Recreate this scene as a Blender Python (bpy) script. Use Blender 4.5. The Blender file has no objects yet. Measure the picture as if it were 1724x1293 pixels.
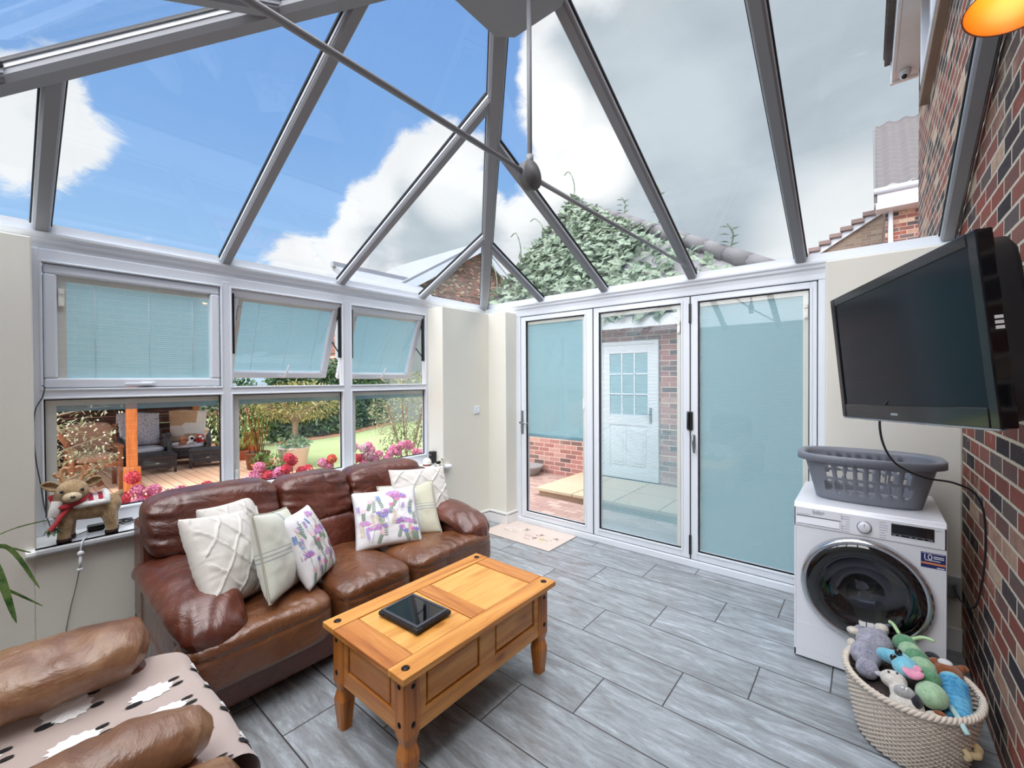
import bpy, bmesh, math, random
from mathutils import Vector, Matrix, Euler, noise as mnoise

random.seed(7)
scene = bpy.context.scene
COL = scene.collection
PI = math.pi

# ------------------------------------------------------------------ camera
cam_data = bpy.data.cameras.new('camera')
cam_data.sensor_fit = 'HORIZONTAL'
cam_data.sensor_width = 36.0
cam_data.lens = 721.16 / 1724 * 36.0
cam_data.clip_start = 0.05
cam_data.clip_end = 300
cam = bpy.data.objects.new('camera', cam_data)
COL.objects.link(cam)
_yaw, _pit, _rol = math.radians(-39.63425), math.radians(-0.566), math.radians(-0.28818)
_F = Vector((math.sin(_yaw) * math.cos(_pit), math.cos(_yaw) * math.cos(_pit), math.sin(_pit)))
_r = Vector((math.cos(_yaw), -math.sin(_yaw), 0))
_u = _r.cross(_F)
_r2 = _r * math.cos(_rol) + _u * math.sin(_rol)
_u2 = -_r * math.sin(_rol) + _u * math.cos(_rol)
_m = Matrix((_r2, _u2, -_F)).transposed().to_4x4()
_m.translation = Vector((0, 0, 1.53))
cam.matrix_world = _m
scene.camera = cam

# ------------------------------------------------------------------ view
vs = scene.view_settings
scene.display_settings.display_device = 'sRGB'
vs.view_transform = 'Standard'
vs.look = 'None'
vs.gamma = 1.0
vs.exposure = 0.3
vs.use_curve_mapping = False
try:
    cy = scene.cycles
    cy.max_bounces = 10
    cy.diffuse_bounces = 4
    cy.glossy_bounces = 4
    cy.transmission_bounces = 6
    cy.transparent_max_bounces = 24
    cy.sample_clamp_indirect = 6.0
    cy.caustics_reflective = False
    cy.caustics_refractive = False
    cy.use_denoising = True
except Exception:
    pass


def lin(r, g=None, b=None):
    if g is None:
        r, g, b = r
    f = lambda c: (c / 255 / 12.92) if c / 255 <= 0.04045 else ((c / 255 + 0.055) / 1.055) ** 2.4
    return (f(r), f(g), f(b), 1.0)


class NT:
    """small helper for writing node trees"""
    def __init__(self, tree):
        self.t = tree
        self.n = tree.nodes
        self.l = tree.links

    def new(self, kind, **kw):
        nd = self.n.new(kind)
        for k, v in kw.items():
            setattr(nd, k, v)
        return nd

    def put(self, sock, v):
        if hasattr(v, 'is_output') or isinstance(v, bpy.types.NodeSocket):
            self.l.new(v, sock)
        elif v is not None:
            try:
                sock.default_value = v
            except Exception:
                sock.default_value = tuple(v)[:3] if len(tuple(v)) == 4 else tuple(v) + (1,)

    def math(self, op, a, b=None, c=None, clamp=False):
        nd = self.new('ShaderNodeMath', operation=op)
        nd.use_clamp = clamp
        for s, v in zip(nd.inputs, (a, b, c)):
            if v is not None:
                self.put(s, v)
        return nd.outputs[0]

    def vmath(self, op, a, b=None):
        nd = self.new('ShaderNodeVectorMath', operation=op)
        self.put(nd.inputs[0], a)
        if b is not None:
            self.put(nd.inputs[1], b)
        return nd.outputs['Value'] if op in ('DOT_PRODUCT', 'LENGTH', 'DISTANCE') else nd.outputs[0]

    def mix(self, f, a, b, mode='MIX'):
        nd = self.new('ShaderNodeMix', data_type='RGBA', blend_type=mode)
        self.put(nd.inputs['Factor'], f)
        self.put(nd.inputs[6], a)
        self.put(nd.inputs[7], b)
        return nd.outputs[2]

    def ramp(self, f, stops, interp='LINEAR'):
        nd = self.new('ShaderNodeValToRGB')
        cr = nd.color_ramp
        cr.interpolation = interp
        while len(cr.elements) < len(stops):
            cr.elements.new(0.5)
        for e, (p, c) in zip(cr.elements, stops):
            e.position = p
            e.color = c if len(c) == 4 else tuple(c) + (1,)
        self.put(nd.inputs[0], f)
        return nd.outputs[0]

    def smooth(self, v, lo, hi, to0=0.0, to1=1.0):
        nd = self.new('ShaderNodeMapRange', interpolation_type='SMOOTHSTEP')
        self.put(nd.inputs[0], v)
        for i, x in zip((1, 2, 3, 4), (lo, hi, to0, to1)):
            self.put(nd.inputs[i], x)
        return nd.outputs[0]

    def noise(self, vec, scale=5, detail=4, rough=0.5, dist=0.0, out=0):
        nd = self.new('ShaderNodeTexNoise')
        if vec is not None:
            self.put(nd.inputs['Vector'], vec)
        nd.inputs['Scale'].default_value = scale
        nd.inputs['Detail'].default_value = detail
        nd.inputs['Roughness'].default_value = rough
        nd.inputs['Distortion'].default_value = dist
        return nd.outputs[out]

    def voro(self, vec, scale=5, feature='F1', out=0, rnd=1.0):
        nd = self.new('ShaderNodeTexVoronoi', feature=feature)
        if vec is not None:
            self.put(nd.inputs['Vector'], vec)
        nd.inputs['Scale'].default_value = scale
        nd.inputs['Randomness'].default_value = rnd
        return nd.outputs[out]

    def sep(self, v):
        nd = self.new('ShaderNodeSeparateXYZ')
        self.put(nd.inputs[0], v)
        return nd.outputs

    def comb(self, x=0, y=0, z=0):
        nd = self.new('ShaderNodeCombineXYZ')
        for s, v in zip(nd.inputs, (x, y, z)):
            self.put(s, v)
        return nd.outputs[0]

    def scale(self, v, s):
        nd = self.new('ShaderNodeVectorMath', operation='MULTIPLY')
        self.put(nd.inputs[0], v)
        self.put(nd.inputs[1], s)
        return nd.outputs[0]

    def bump(self, h, strength=0.3, dist=0.01, normal=None):
        nd = self.new('ShaderNodeBump')
        self.put(nd.inputs['Height'], h)
        nd.inputs['Strength'].default_value = strength
        nd.inputs['Distance'].default_value = dist
        if normal is not None:
            self.put(nd.inputs['Normal'], normal)
        return nd.outputs[0]


# ------------------------------------------------------------------ sky
def build_sky():
    w = bpy.data.worlds.new('sky')
    scene.world = w
    w.use_nodes = True
    t = NT(w.node_tree)
    t.n.clear()
    out = t.new('ShaderNodeOutputWorld')
    bg = t.new('ShaderNodeBackground')
    t.l.new(bg.outputs[0], out.inputs[0])
    d = t.new('ShaderNodeTexCoord').outputs['Generated']
    x, y, z = t.sep(d)
    el = t.math('MAXIMUM', z, 0.0)
    blue = t.ramp(el, [(0.0, lin(186, 212, 232)), (0.18, lin(150, 188, 226)), (0.45, lin(122, 164, 216)), (0.8, lin(104, 146, 206))])
    # flatten direction on a cloud deck so that clouds get smaller to the horizon
    inv = t.math('DIVIDE', 1.0, t.math('ADD', el, 0.22))
    px = t.math('MULTIPLY', x, inv)
    py = t.math('MULTIPLY', y, inv)
    deck = t.comb(px, py, t.math('MULTIPLY', z, 0.35))
    big = t.noise(deck, 1.6, 8, 0.55, 0.25)
    fine = t.noise(deck, 8.0, 10, 0.68, 0.6)
    warp = t.math('ADD', t.math('MULTIPLY', big, 0.5), t.math('MULTIPLY', fine, 0.5))

    def blob(dirv, outer, inner):
        c = t.vmath('DOT_PRODUCT', d, Vector(dirv).normalized())
        return t.smooth(c, math.cos(math.radians(outer)), math.cos(math.radians(inner)))

    def total(items):
        acc = None
        for dirv, o, i, wgt in items:
            v = t.math('MULTIPLY', blob(dirv, o, i), wgt)
            acc = v if acc is None else t.math('ADD', acc, v)
        return acc
    bias = total(SKY_COVER)
    cover = t.smooth(t.math('ADD', warp, bias), 0.56, 0.74)
    thick = t.smooth(t.math('ADD', warp, t.math('ADD', bias, total(SKY_GREY))), 0.98, 1.42)
    shade = t.noise(deck, 2.3, 6, 0.5, 0.2)
    grey = t.mix(t.smooth(shade, 0.3, 0.72), lin(164, 175, 184), lin(190, 200, 207))
    cloud = t.mix(thick, (0.74, 0.76, 0.78, 1), grey)
    bright = total(SKY_BRIGHT)
    cloud = t.mix(t.math('MINIMUM', bright, 1.0), cloud, (0.86, 0.87, 0.87, 1))
    col = t.mix(cover, blue, cloud)
    # bright patches added overhead and behind the camera, out of view, to light the room
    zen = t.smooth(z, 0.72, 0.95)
    col = t.mix(zen, col, (ZENITH_FILL * 1.0, ZENITH_FILL * 1.0, ZENITH_FILL * 1.02, 1))
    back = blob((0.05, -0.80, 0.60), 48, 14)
    col = t.mix(back, col, (BACK_FILL, BACK_FILL, BACK_FILL * 1.03, 1))
    low = t.smooth(z, -0.02, 0.0)
    col = t.mix(low, (0.25, 0.27, 0.22, 1), col)
    t.l.new(col, bg.inputs[0])
    bg.inputs[1].default_value = SKY_STRENGTH


SKY_STRENGTH = 1.0
ZENITH_FILL = 3.8
BACK_FILL = 5.2
# (direction, outer degrees, inner degrees, weight)
SKY_COVER = [((-0.121, 0.819, 0.562), 24, 12, 0.4), ((0.029, 0.928, 0.371), 22, 10, 0.4), ((-0.274, 0.853, 0.445), 16, 8, 0.42), ((-0.443, 0.809, 0.386), 11, 5, 0.4), ((-0.438, 0.707, 0.555), 8, 3, 0.36), ((-0.673, 0.686, 0.278), 10, 4, 0.34), ((-0.759, 0.574, 0.307), 10, 4, 0.36), ((-0.682, 0.592, 0.430), 8, 3, 0.26), ((-0.852, 0.449, 0.271), 8, 3, 0.24), ((-0.905, 0.343, 0.252), 5, 2, 0.14), ((-0.050, 0.973, 0.223), 14, 6, 0.4), ((-0.447, 0.643, 0.622), 6, 2, 0.22), ((-0.915, 0.119, 0.385), 8, 2, 0.2), ((-0.913, 0.077, 0.401), 5, 1, 0.14), ((-0.902, 0.168, 0.399), 4, 1, 0.12), ((-0.933, 0.019, 0.360), 7, 2, 0.24), ((-0.870, 0.057, 0.489), 3, 1, 0.14), ((-0.960, 0.134, 0.245), 4, 1.5, 0.15), ((-0.954, 0.180, 0.240), 4, 1, 0.16), ((-0.781, 0.425, 0.457), 4, 1, 0.16), ((-0.749, 0.495, 0.439), 8, 2, 0.17), ((-0.674, 0.526, 0.518), 6, 2, 0.12), ((-0.600, 0.582, 0.549), 7, 2, 0.15), ((-0.804, 0.337, 0.491), 13, 5, -0.26), ((-0.621, 0.486, 0.615), 13, 6, -0.24), ((-0.920, 0.206, 0.332), 11, 4, -0.24), ((-0.823, 0.226, 0.521), 14, 6, -0.24), ((-0.549, 0.594, 0.589), 6, 3, -0.12), ((-0.730, 0.433, 0.529), 10, 4, -0.14), ((-0.863, 0.360, 0.356), 7, 3, -0.12)]
SKY_GREY = [((-0.125, 0.845, 0.520), 26, 12, 0.38), ((0.015, 0.943, 0.333), 16, 7, 0.26), ((-0.308, 0.790, 0.530), 8, 4, 0.22), ((-0.701, 0.641, 0.312), 8, 3, 0.34), ((-0.807, 0.532, 0.256), 7, 3, 0.22), ((-0.604, 0.728, 0.326), 7, 3, 0.28), ((-0.316, 0.873, 0.372), 9, 4, 0.22), ((-0.483, 0.827, 0.286), 9, 4, 0.2)]
SKY_BRIGHT = [((-0.465, 0.751, 0.469), 7, 2, 0.9), ((-0.423, 0.797, 0.431), 5, 2, 0.9), ((-0.495, 0.679, 0.542), 6, 2, 0.9), ((-0.567, 0.724, 0.393), 6, 2, 0.8), ((-0.016, 0.975, 0.222), 12, 4, 0.7), ((-0.846, 0.446, 0.294), 5, 2, 0.6), ((-0.672, 0.616, 0.411), 6, 2, 0.8), ((-0.785, 0.491, 0.377), 4, 1, 0.5)]
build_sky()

sun = bpy.data.lights.new('sun', 'SUN')
sun.energy = 1.0
sun.angle = math.radians(28)
sun.color = (1.0, 0.96, 0.90)
sun_o = bpy.data.objects.new('sun', sun)
COL.objects.link(sun_o)
sun_o.rotation_euler = Vector((-0.36, 0.12, -0.93)).to_track_quat('-Z', 'Y').to_euler()
sun_o.location = (-6, -12, 20)


# ------------------------------------------------------------------ mesh helpers
class MB:
    """collects shapes in one bmesh"""
    def __init__(self):
        self.b = bmesh.new()
        self.mi = 0

    def _face(self, vs, smooth=False):
        try:
            f = self.b.faces.new(vs)
        except ValueError:
            return None
        f.material_index = self.mi
        f.smooth = smooth
        return f

    def box(self, lo, hi, bev=0.0, seg=2, M=None):
        lo, hi = Vector(lo), Vector(hi)
        b = bmesh.new()
        bmesh.ops.create_cube(b, size=1.0)
        for v in b.verts:
            v.co = Vector(((lo.x + hi.x) / 2 + v.co.x * (hi.x - lo.x), (lo.y + hi.y) / 2 + v.co.y * (hi.y - lo.y), (lo.z + hi.z) / 2 + v.co.z * (hi.z - lo.z)))
        if bev > 0:
            bev = min(bev, 0.49 * min(abs(hi.x - lo.x), abs(hi.y - lo.y), abs(hi.z - lo.z)))
            bmesh.ops.bevel(b, geom=list(b.edges), offset=bev, segments=seg, profile=0.5, affect='EDGES')
        if M is not None:
            b.transform(M)
        self.join(b, smooth=False)
        return self

    def join(self, b, smooth=None):
        mp = {}
        for v in b.verts:
            mp[v] = self.b.verts.new(v.co)
        for f in b.faces:
            nf = self._face([mp[v] for v in f.verts], f.smooth if smooth is None else smooth)
        b.free()

    def quad(self, a, b, c, d, smooth=False):
        return self._face([self.b.verts.new(Vector(p)) for p in (a, b, c, d)], smooth)

    def poly(self, pts, smooth=False):
        return self._face([self.b.verts.new(Vector(p)) for p in pts], smooth)

    def prism(self, pts, off, smooth=False):
        """polygon pts (3D) extruded by off"""
        off = Vector(off)
        A = [self.b.verts.new(Vector(p)) for p in pts]
        B = [self.b.verts.new(Vector(p) + off) for p in pts]
        n = len(A)
        self._face(list(reversed(A)), smooth)
        self._face(B, smooth)
        for i in range(n):
            self._face([A[i], A[(i + 1) % n], B[(i + 1) % n], B[i]], smooth)
        return self

    def beam(self, p0, p1, prof, up=(0, 0, 1), smooth=False):
        """closed profile [(side, up)] swept straight from p0 to p1"""
        p0, p1 = Vector(p0), Vector(p1)
        d = (p1 - p0).normalized()
        s = d.cross(Vector(up)).normalized()
        u = s.cross(d).normalized()
        pts = [p0 + s * a + u * b for a, b in prof]
        return self.prism(pts, p1 - p0, smooth)

    def loft(self, rings, closed=True, caps=True, smooth=True):
        R = [[self.b.verts.new(Vector(p)) for p in r] for r in rings]
        n = len(R[0])
        for i in range(len(R) - 1):
            for j in range(n if closed else n - 1):
                k = (j + 1) % n
                self._face([R[i][j], R[i][k], R[i + 1][k], R[i + 1][j]], smooth)
        if caps and closed:
            self._face(list(reversed(R[0])), smooth)
            self._face(R[-1], smooth)
        return self

    def tube(self, pts, r, n=8, caps=True, smooth=True, flat=1.0, up=None):
        pts = [Vector(p) for p in pts]
        rr = r if isinstance(r, (list, tuple)) else [r] * len(pts)
        rings = []
        prev = None
        for i, p in enumerate(pts):
            a = pts[max(0, i - 1)]
            c = pts[min(len(pts) - 1, i + 1)]
            t = (c - a)
            t = t.normalized() if t.length > 1e-9 else Vector((0, 0, 1))
            if prev is None:
                ref = Vector(up) if up is not None else (Vector((0, 0, 1)) if abs(t.z) < 0.9 else Vector((1, 0, 0)))
                s = t.cross(ref).normalized()
            else:
                s = (prev - t * prev.dot(t))
                s = s.normalized() if s.length > 1e-9 else t.orthogonal().normalized()
            prev = s
            u = s.cross(t).normalized()
            R = rr[i]
            ra, rb = (R if isinstance(R, (list, tuple)) else (R, R * flat))
            rings.append([p + s * math.cos(2 * PI * k / n) * ra + u * math.sin(2 * PI * k / n) * rb for k in range(n)])
        return self.loft(rings, True, caps, smooth)

    def lathe(self, prof, c=(0, 0, 0), n=24, axis='z', smooth=True, caps=False):
        c = Vector(c)
        rings = []
        for r, h in prof:
            ring = []
            for k in range(n):
                a = 2 * PI * k / n
                if axis == 'z':
                    p = Vector((r * math.cos(a), r * math.sin(a), h))
                elif axis == 'y':
                    p = Vector((r * math.cos(a), h, r * math.sin(a)))
                else:
                    p = Vector((h, r * math.cos(a), r * math.sin(a)))
                ring.append(c + p)
            rings.append(ring)
        return self.loft(rings, True, caps, smooth)

    def ball(self, c, r, n=12, m=8, fn=None):
        c = Vector(c)
        r = Vector(r) if isinstance(r, (tuple, list, Vector)) else Vector((r, r, r))
        b = bmesh.new()
        bmesh.ops.create_uvsphere(b, u_segments=n, v_segments=m, radius=1.0)
        for v in b.verts:
            p = Vector((v.co.x * r.x, v.co.y * r.y, v.co.z * r.z))
            if fn:
                p = fn(p, v.co)
            v.co = c + p
        self.join(b, smooth=True)
        return self

    def puff(self, lo, hi, k=5.0, n=10, fn=None, M=None):
        """soft rounded block filling the box lo..hi"""
        lo, hi = Vector(lo), Vector(hi)
        c, h = (lo + hi) / 2, (hi - lo) / 2
        b = bmesh.new()
        bmesh.ops.create_cube(b, size=2.0)
        bmesh.ops.subdivide_edges(b, edges=list(b.edges), cuts=n, use_grid_fill=True)
        for v in b.verts:
            p = v.co
            s = (abs(p.x) ** k + abs(p.y) ** k + abs(p.z) ** k) ** (1.0 / k)
            q = p / s
            w = Vector((c.x + q.x * h.x, c.y + q.y * h.y, c.z + q.z * h.z))
            if fn:
                w = fn(w, q)
            v.co = w
        if M is not None:
            b.transform(M)
        self.join(b, smooth=True)
        return self

    def surf(self, f, nu, nv, smooth=True, close_u=False):
        V = [[self.b.verts.new(Vector(f(i / nu, j / nv))) for j in range(nv + 1)] for i in range(nu + (0 if close_u else 1))]
        m = len(V)
        for i in range(nu):
            for j in range(nv):
                k = (i + 1) % m
                self._face([V[i][j], V[k][j], V[k][j + 1], V[i][j + 1]], smooth)
        return self

    def leaf(self, p, d, L, W, droop=0.2, nrm=None):
        """one pointed leaf, a folded strip of four quads"""
        d = Vector(d).normalized()
        up = Vector(nrm) if nrm is not None else Vector((0, 0, 1))
        s = d.cross(up)
        s = s.normalized() if s.length > 1e-3 else d.orthogonal().normalized()
        u = s.cross(d)
        p = Vector(p)
        A = self.b.verts.new(p)
        m1 = p + d * L * 0.45 + u * (-droop * L * 0.12)
        l = self.b.verts.new(m1 + s * W / 2 + u * W * 0.12)
        c = self.b.verts.new(m1)
        r = self.b.verts.new(m1 - s * W / 2 + u * W * 0.12)
        T = self.b.verts.new(p + d * L * 0.95 + u * (-droop * L * 0.5))
        for q in ((A, l, c), (A, c, r), (l, T, c), (c, T, r)):
            self._face(list(q), True)
        return self


def setp(o, **kw):
    for k, v in kw.items():
        if v is not None:
            o[k] = v
    return o


def obj(name, mb, mats, parent=None, subsurf=0, bevel=0.0, smooth=None, solid=0.0, autosmooth=True, world=True, weld=False):
    """one mesh object from an MB; when parented, the mesh (given in world space) is carried into the parent's space"""
    b = mb.b
    if weld:
        bmesh.ops.remove_doubles(b, verts=list(b.verts), dist=1e-5)
    bmesh.ops.recalc_face_normals(b, faces=list(b.faces))
    if smooth is not None:
        for f in b.faces:
            f.smooth = smooth
    if parent is not None and world:
        M = parent.matrix_basis.copy()
        q = parent.parent
        while q is not None:
            M = q.matrix_basis @ M
            q = q.parent
        b.transform(M.inverted())
    me = bpy.data.meshes.new(name)
    b.to_mesh(me)
    b.free()
    for m in (mats if isinstance(mats, (list, tuple)) else [mats]):
        me.materials.append(m)
    o = bpy.data.objects.new(name, me)
    COL.objects.link(o)
    if parent is not None:
        o.parent = parent
    if bevel > 0:
        md = o.modifiers.new('bevel', 'BEVEL')
        md.width = bevel
        md.segments = 2
        md.limit_method = 'ANGLE'
        md.angle_limit = math.radians(40)
    if solid > 0:
        md = o.modifiers.new('solid', 'SOLIDIFY')
        md.thickness = solid
        md.offset = 0
    if subsurf > 0:
        md = o.modifiers.new('sub', 'SUBSURF')
        md.levels = subsurf
        md.render_levels = subsurf
    return o


def thing(name, label, cat, loc=(0, 0, 0), rotz=0.0, group=None, kind=None):
    o = bpy.data.objects.new(name, None)
    o.empty_display_size = 0.1
    o.location = loc
    o.rotation_euler = (0, 0, rotz)
    COL.objects.link(o)
    setp(o, label=label, category=cat, group=group, kind=kind)
    return o


def tag(o, label, cat, group=None, kind=None):
    return setp(o, label=label, category=cat, group=group, kind=kind)


def struct(o, label=None, cat=None):
    return setp(o, kind='structure', label=label, category=cat)


def dup(root, loc=None, rotz=None, label=None, group=None):
    r = root.copy()
    COL.objects.link(r)
    if loc is not None:
        r.location = loc
    if rotz is not None:
        r.rotation_euler = (0, 0, rotz)
    if label:
        r['label'] = label
    if group:
        r['group'] = group
    for ch in list(root.children):
        c = ch.copy()
        COL.objects.link(c)
        c.parent = r
        for g in list(ch.children):
            e = g.copy()
            COL.objects.link(e)
            e.parent = c
    return r


def text_mesh(txt, size, M, mb, thick=0.0006):
    """lettering as flat mesh joined into mb; M places it (text runs along +x, up +y)"""
    cu = bpy.data.curves.new('lettering', 'FONT')
    cu.body = txt
    cu.size = size
    cu.align_x = 'CENTER'
    cu.align_y = 'CENTER'
    cu.extrude = thick
    ob = bpy.data.objects.new('lettering', cu)
    COL.objects.link(ob)
    dg = bpy.context.evaluated_depsgraph_get()
    me = bpy.data.meshes.new_from_object(ob.evaluated_get(dg))
    b = bmesh.new()
    b.from_mesh(me)
    b.transform(M)
    mb.join(b, smooth=False)
    bpy.data.objects.remove(ob)
    bpy.data.curves.remove(cu)
    bpy.data.meshes.remove(me)


def hsh(*a):
    return mnoise.noise(Vector([float(v) for v in (list(a) + [0, 0, 0])[:3]]))


def frame_from(xa, ya, o):
    """matrix with the given x axis, y axis and origin"""
    xa = Vector(xa).normalized()
    ya = Vector(ya)
    ya = (ya - xa * ya.dot(xa)).normalized()
    za = xa.cross(ya)
    m = Matrix((xa, ya, za)).transposed().to_4x4()
    m.translation = Vector(o)
    return m


# ------------------------------------------------------------------ materials
def pbr(name, col, rough=0.5, metal=0.0, spec=0.5, coat=0.0, sheen=0.0, emit=None, estr=0.0):
    m = bpy.data.materials.new(name)
    m.use_nodes = True
    b = m.node_tree.nodes['Principled BSDF']
    b.inputs['Base Color'].default_value = col if len(col) == 4 else tuple(col) + (1,)
    b.inputs['Roughness'].default_value = rough
    b.inputs['Metallic'].default_value = metal
    b.inputs['Specular IOR Level'].default_value = spec
    b.inputs['Coat Weight'].default_value = coat
    b.inputs['Sheen Weight'].default_value = sheen
    if emit:
        b.inputs['Emission Color'].default_value = emit
        b.inputs['Emission Strength'].default_value = estr
    return m


def nodes(m):
    t = NT(m.node_tree)
    return t, m.node_tree.nodes['Principled BSDF']


def vary(m, scale=8, amt=0.12, bump=0.0, bscale=60, bdist=0.003, coords='Object'):
    """gentle mottling of a plain material and a fine bump"""
    t, b = nodes(m)
    c = t.new('ShaderNodeTexCoord').outputs[coords]
    base = tuple(b.inputs['Base Color'].default_value)
    dark = tuple(x * (1 - amt) for x in base[:3]) + (1,)
    lite = tuple(min(1, x * (1 + amt)) for x in base[:3]) + (1,)
    t.l.new(t.mix(t.noise(c, scale, 5, 0.6), dark, lite), b.inputs['Base Color'])
    if bump:
        t.l.new(t.bump(t.noise(c, bscale, 4, 0.6), bump, bdist), b.inputs['Normal'])
    return m


UPVC = vary(pbr('white_plastic_frame', lin(224, 229, 236), 0.32), 3, 0.02)
UPVC_ROOF = vary(pbr('shaded_white_roof_bar', lin(138, 140, 145), 0.45), 3, 0.03)  # white bars, greyed so the colour carries their backlit shade
CREAM = pbr('cream_plaster', lin(226, 224, 214), 0.85, spec=0.2)
vary(CREAM, 5, 0.025, 0.25, 90, 0.002)
SKIRT = pbr('white_gloss_paint', lin(232, 232, 232), 0.35)
SILLW = pbr('white_sill', lin(238, 241, 244), 0.3)
BLACKR = pbr('black_rubber', lin(14, 14, 20), 0.5)
BLACKP = vary(pbr('black_plastic', lin(20, 20, 22), 0.4), 20, 0.1)
CASSETTE = pbr('off_white_cassette', lin(236, 235, 226), 0.45)
CHROME = pbr('chrome', lin(205, 208, 212), 0.18, 1.0)
STEEL = pbr('dull_steel', lin(150, 152, 156), 0.35, 1.0)
DARKMETAL = pbr('dark_stud', lin(38, 32, 32), 0.35, 0.7)


def glass_mat(name, tint=(0.97, 0.985, 0.985, 1), refl=1.0, ior=1.5):
    m = bpy.data.materials.new(name)
    m.use_nodes = True
    t = NT(m.node_tree)
    t.n.clear()
    out = t.new('ShaderNodeOutputMaterial')
    tr = t.new('ShaderNodeBsdfTransparent')
    tr.inputs[0].default_value = tint
    gl = t.new('ShaderNodeBsdfGlossy')
    gl.inputs['Roughness'].default_value = 0.0
    gl.inputs[0].default_value = (1, 1, 1, 1)
    g = t.new('ShaderNodeNewGeometry')
    c = t.math('ABSOLUTE', t.vmath('DOT_PRODUCT', g.outputs['Normal'], g.outputs['Incoming']))
    f5 = t.math('POWER', t.math('SUBTRACT', 1.0, c, clamp=True), 5.0)
    f = t.math('MULTIPLY', t.math('ADD', 0.04, t.math('MULTIPLY', f5, 0.96)), refl, clamp=True)
    mx = t.new('ShaderNodeMixShader')
    t.l.new(f, mx.inputs[0])
    t.l.new(tr.outputs[0], mx.inputs[1])
    t.l.new(gl.outputs[0], mx.inputs[2])
    t.l.new(mx.outputs[0], out.inputs[0])
    return m


GLASS = glass_mat('window_glass', (0.965, 0.98, 0.98, 1), 1.5)
ROOFGLASS = glass_mat('roof_glass', (0.97, 0.98, 0.985, 1), 0.7)


def blind_mat():
    m = bpy.data.materials.new('teal_blind_slats')
    m.use_nodes = True
    t = NT(m.node_tree)
    t.n.clear()
    out = t.new('ShaderNodeOutputMaterial')
    d = t.new('ShaderNodeBsdfPrincipled')
    d.inputs['Base Color'].default_value = lin(170, 212, 222)
    d.inputs['Roughness'].default_value = 0.45
    tl = t.new('ShaderNodeBsdfTranslucent')
    tl.inputs[0].default_value = lin(178, 222, 232)
    mx = t.new('ShaderNodeMixShader')
    mx.inputs[0].default_value = 0.36
    t.l.new(d.outputs[0], mx.inputs[1])
    t.l.new(tl.outputs[0], mx.inputs[2])
    t.l.new(mx.outputs[0], out.inputs[0])
    return m


BLIND = blind_mat()


def brick_mat(name, plane='yz', stops=None, mortar=lin(205, 190, 165), bw=0.225, bh=0.078, mw=0.011, off=(0, 0), wash=0.25):
    m = pbr(name, (0.5, 0.2, 0.15), 0.85, spec=0.2)
    t, b = nodes(m)
    x, y, z = t.sep(t.new('ShaderNodeTexCoord').outputs['Object'])
    h = {'yz': y, 'xz': x, 'xy': x}[plane]
    v = y if plane == 'xy' else z
    h = t.math('ADD', h, off[0])
    v = t.math('ADD', v, off[1])
    r = t.math('DIVIDE', v, bh)
    row = t.math('FLOOR', r)
    rf = t.math('SUBTRACT', r, row)
    half = t.math('MULTIPLY', t.math('MODULO', t.math('ABSOLUTE', row), 2.0), 0.5)
    c = t.math('ADD', t.math('DIVIDE', h, bw), half)
    cell = t.math('FLOOR', c)
    cf = t.math('SUBTRACT', c, cell)
    wob = t.math('MULTIPLY', t.math('SUBTRACT', t.noise(t.comb(h, v, 0), 40, 3, 0.6), 0.5), 0.006)
    dh = t.math('SUBTRACT', 0.5, t.math('ABSOLUTE', t.math('SUBTRACT', cf, 0.5)))
    dv = t.math('SUBTRACT', 0.5, t.math('ABSOLUTE', t.math('SUBTRACT', rf, 0.5)))
    e = t.math('ADD', t.math('MINIMUM', t.math('MULTIPLY', dh, bw), t.math('MULTIPLY', dv, bh)), wob)
    mask = t.smooth(e, mw * 0.35, mw * 0.65)
    wn = t.new('ShaderNodeTexWhiteNoise', noise_dimensions='2D')
    t.put(wn.inputs['Vector'], t.comb(cell, row, 0))
    n1 = t.noise(t.comb(h, v, t.math('MULTIPLY', wn.outputs[0], 9.0)), 22, 5, 0.65)
    val = t.math('ADD', wn.outputs[0], t.math('MULTIPLY', t.math('SUBTRACT', n1, 0.5), 0.22))
    col = t.ramp(val, stops)
    col = t.mix(t.math('MULTIPLY', t.smooth(t.noise(t.comb(h, v, 3), 3.2, 6, 0.7), 0.54, 0.72), wash), col, lin(214, 190, 160))
    full = t.mix(mask, mortar, col)
    t.l.new(full, b.inputs['Base Color'])
    hgt = t.math('ADD', t.math('MULTIPLY', mask, 1.0), t.math('MULTIPLY', n1, 0.35))
    t.l.new(t.bump(hgt, 0.6, 0.006), b.inputs['Normal'])
    return m


BR_STOPS = [(0.0, lin(54, 48, 52)), (0.16, lin(78, 68, 70)), (0.32, lin(106, 92, 88)), (0.44, lin(134, 80, 70)), (0.62, lin(152, 84, 72)), (0.8, lin(140, 100, 90)), (0.92, lin(186, 152, 128)), (1.0, lin(212, 192, 168))]
BR_OUT = [(0.0, lin(104, 86, 86)), (0.2, lin(134, 108, 104)), (0.45, lin(170, 116, 108)), (0.75, lin(182, 132, 124)), (1.0, lin(196, 156, 146))]
BRICK_IN = brick_mat('multi_red_brick', 'yz', BR_STOPS, lin(216, 204, 184), mw=0.0135, off=(0.06, 0.030), wash=0.6)
BRICK_GARAGE = brick_mat('pale_red_brick', 'xz', BR_OUT, lin(222, 196, 182), wash=0.3)
BRICK_HOUSE = brick_mat('distant_brick', 'xz', BR_STOPS, lin(200, 170, 155), wash=0.2)
BRICK_HOUSE_Y = brick_mat('distant_brick_side', 'yz', BR_STOPS, lin(200, 180, 160), wash=0.2)


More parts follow.
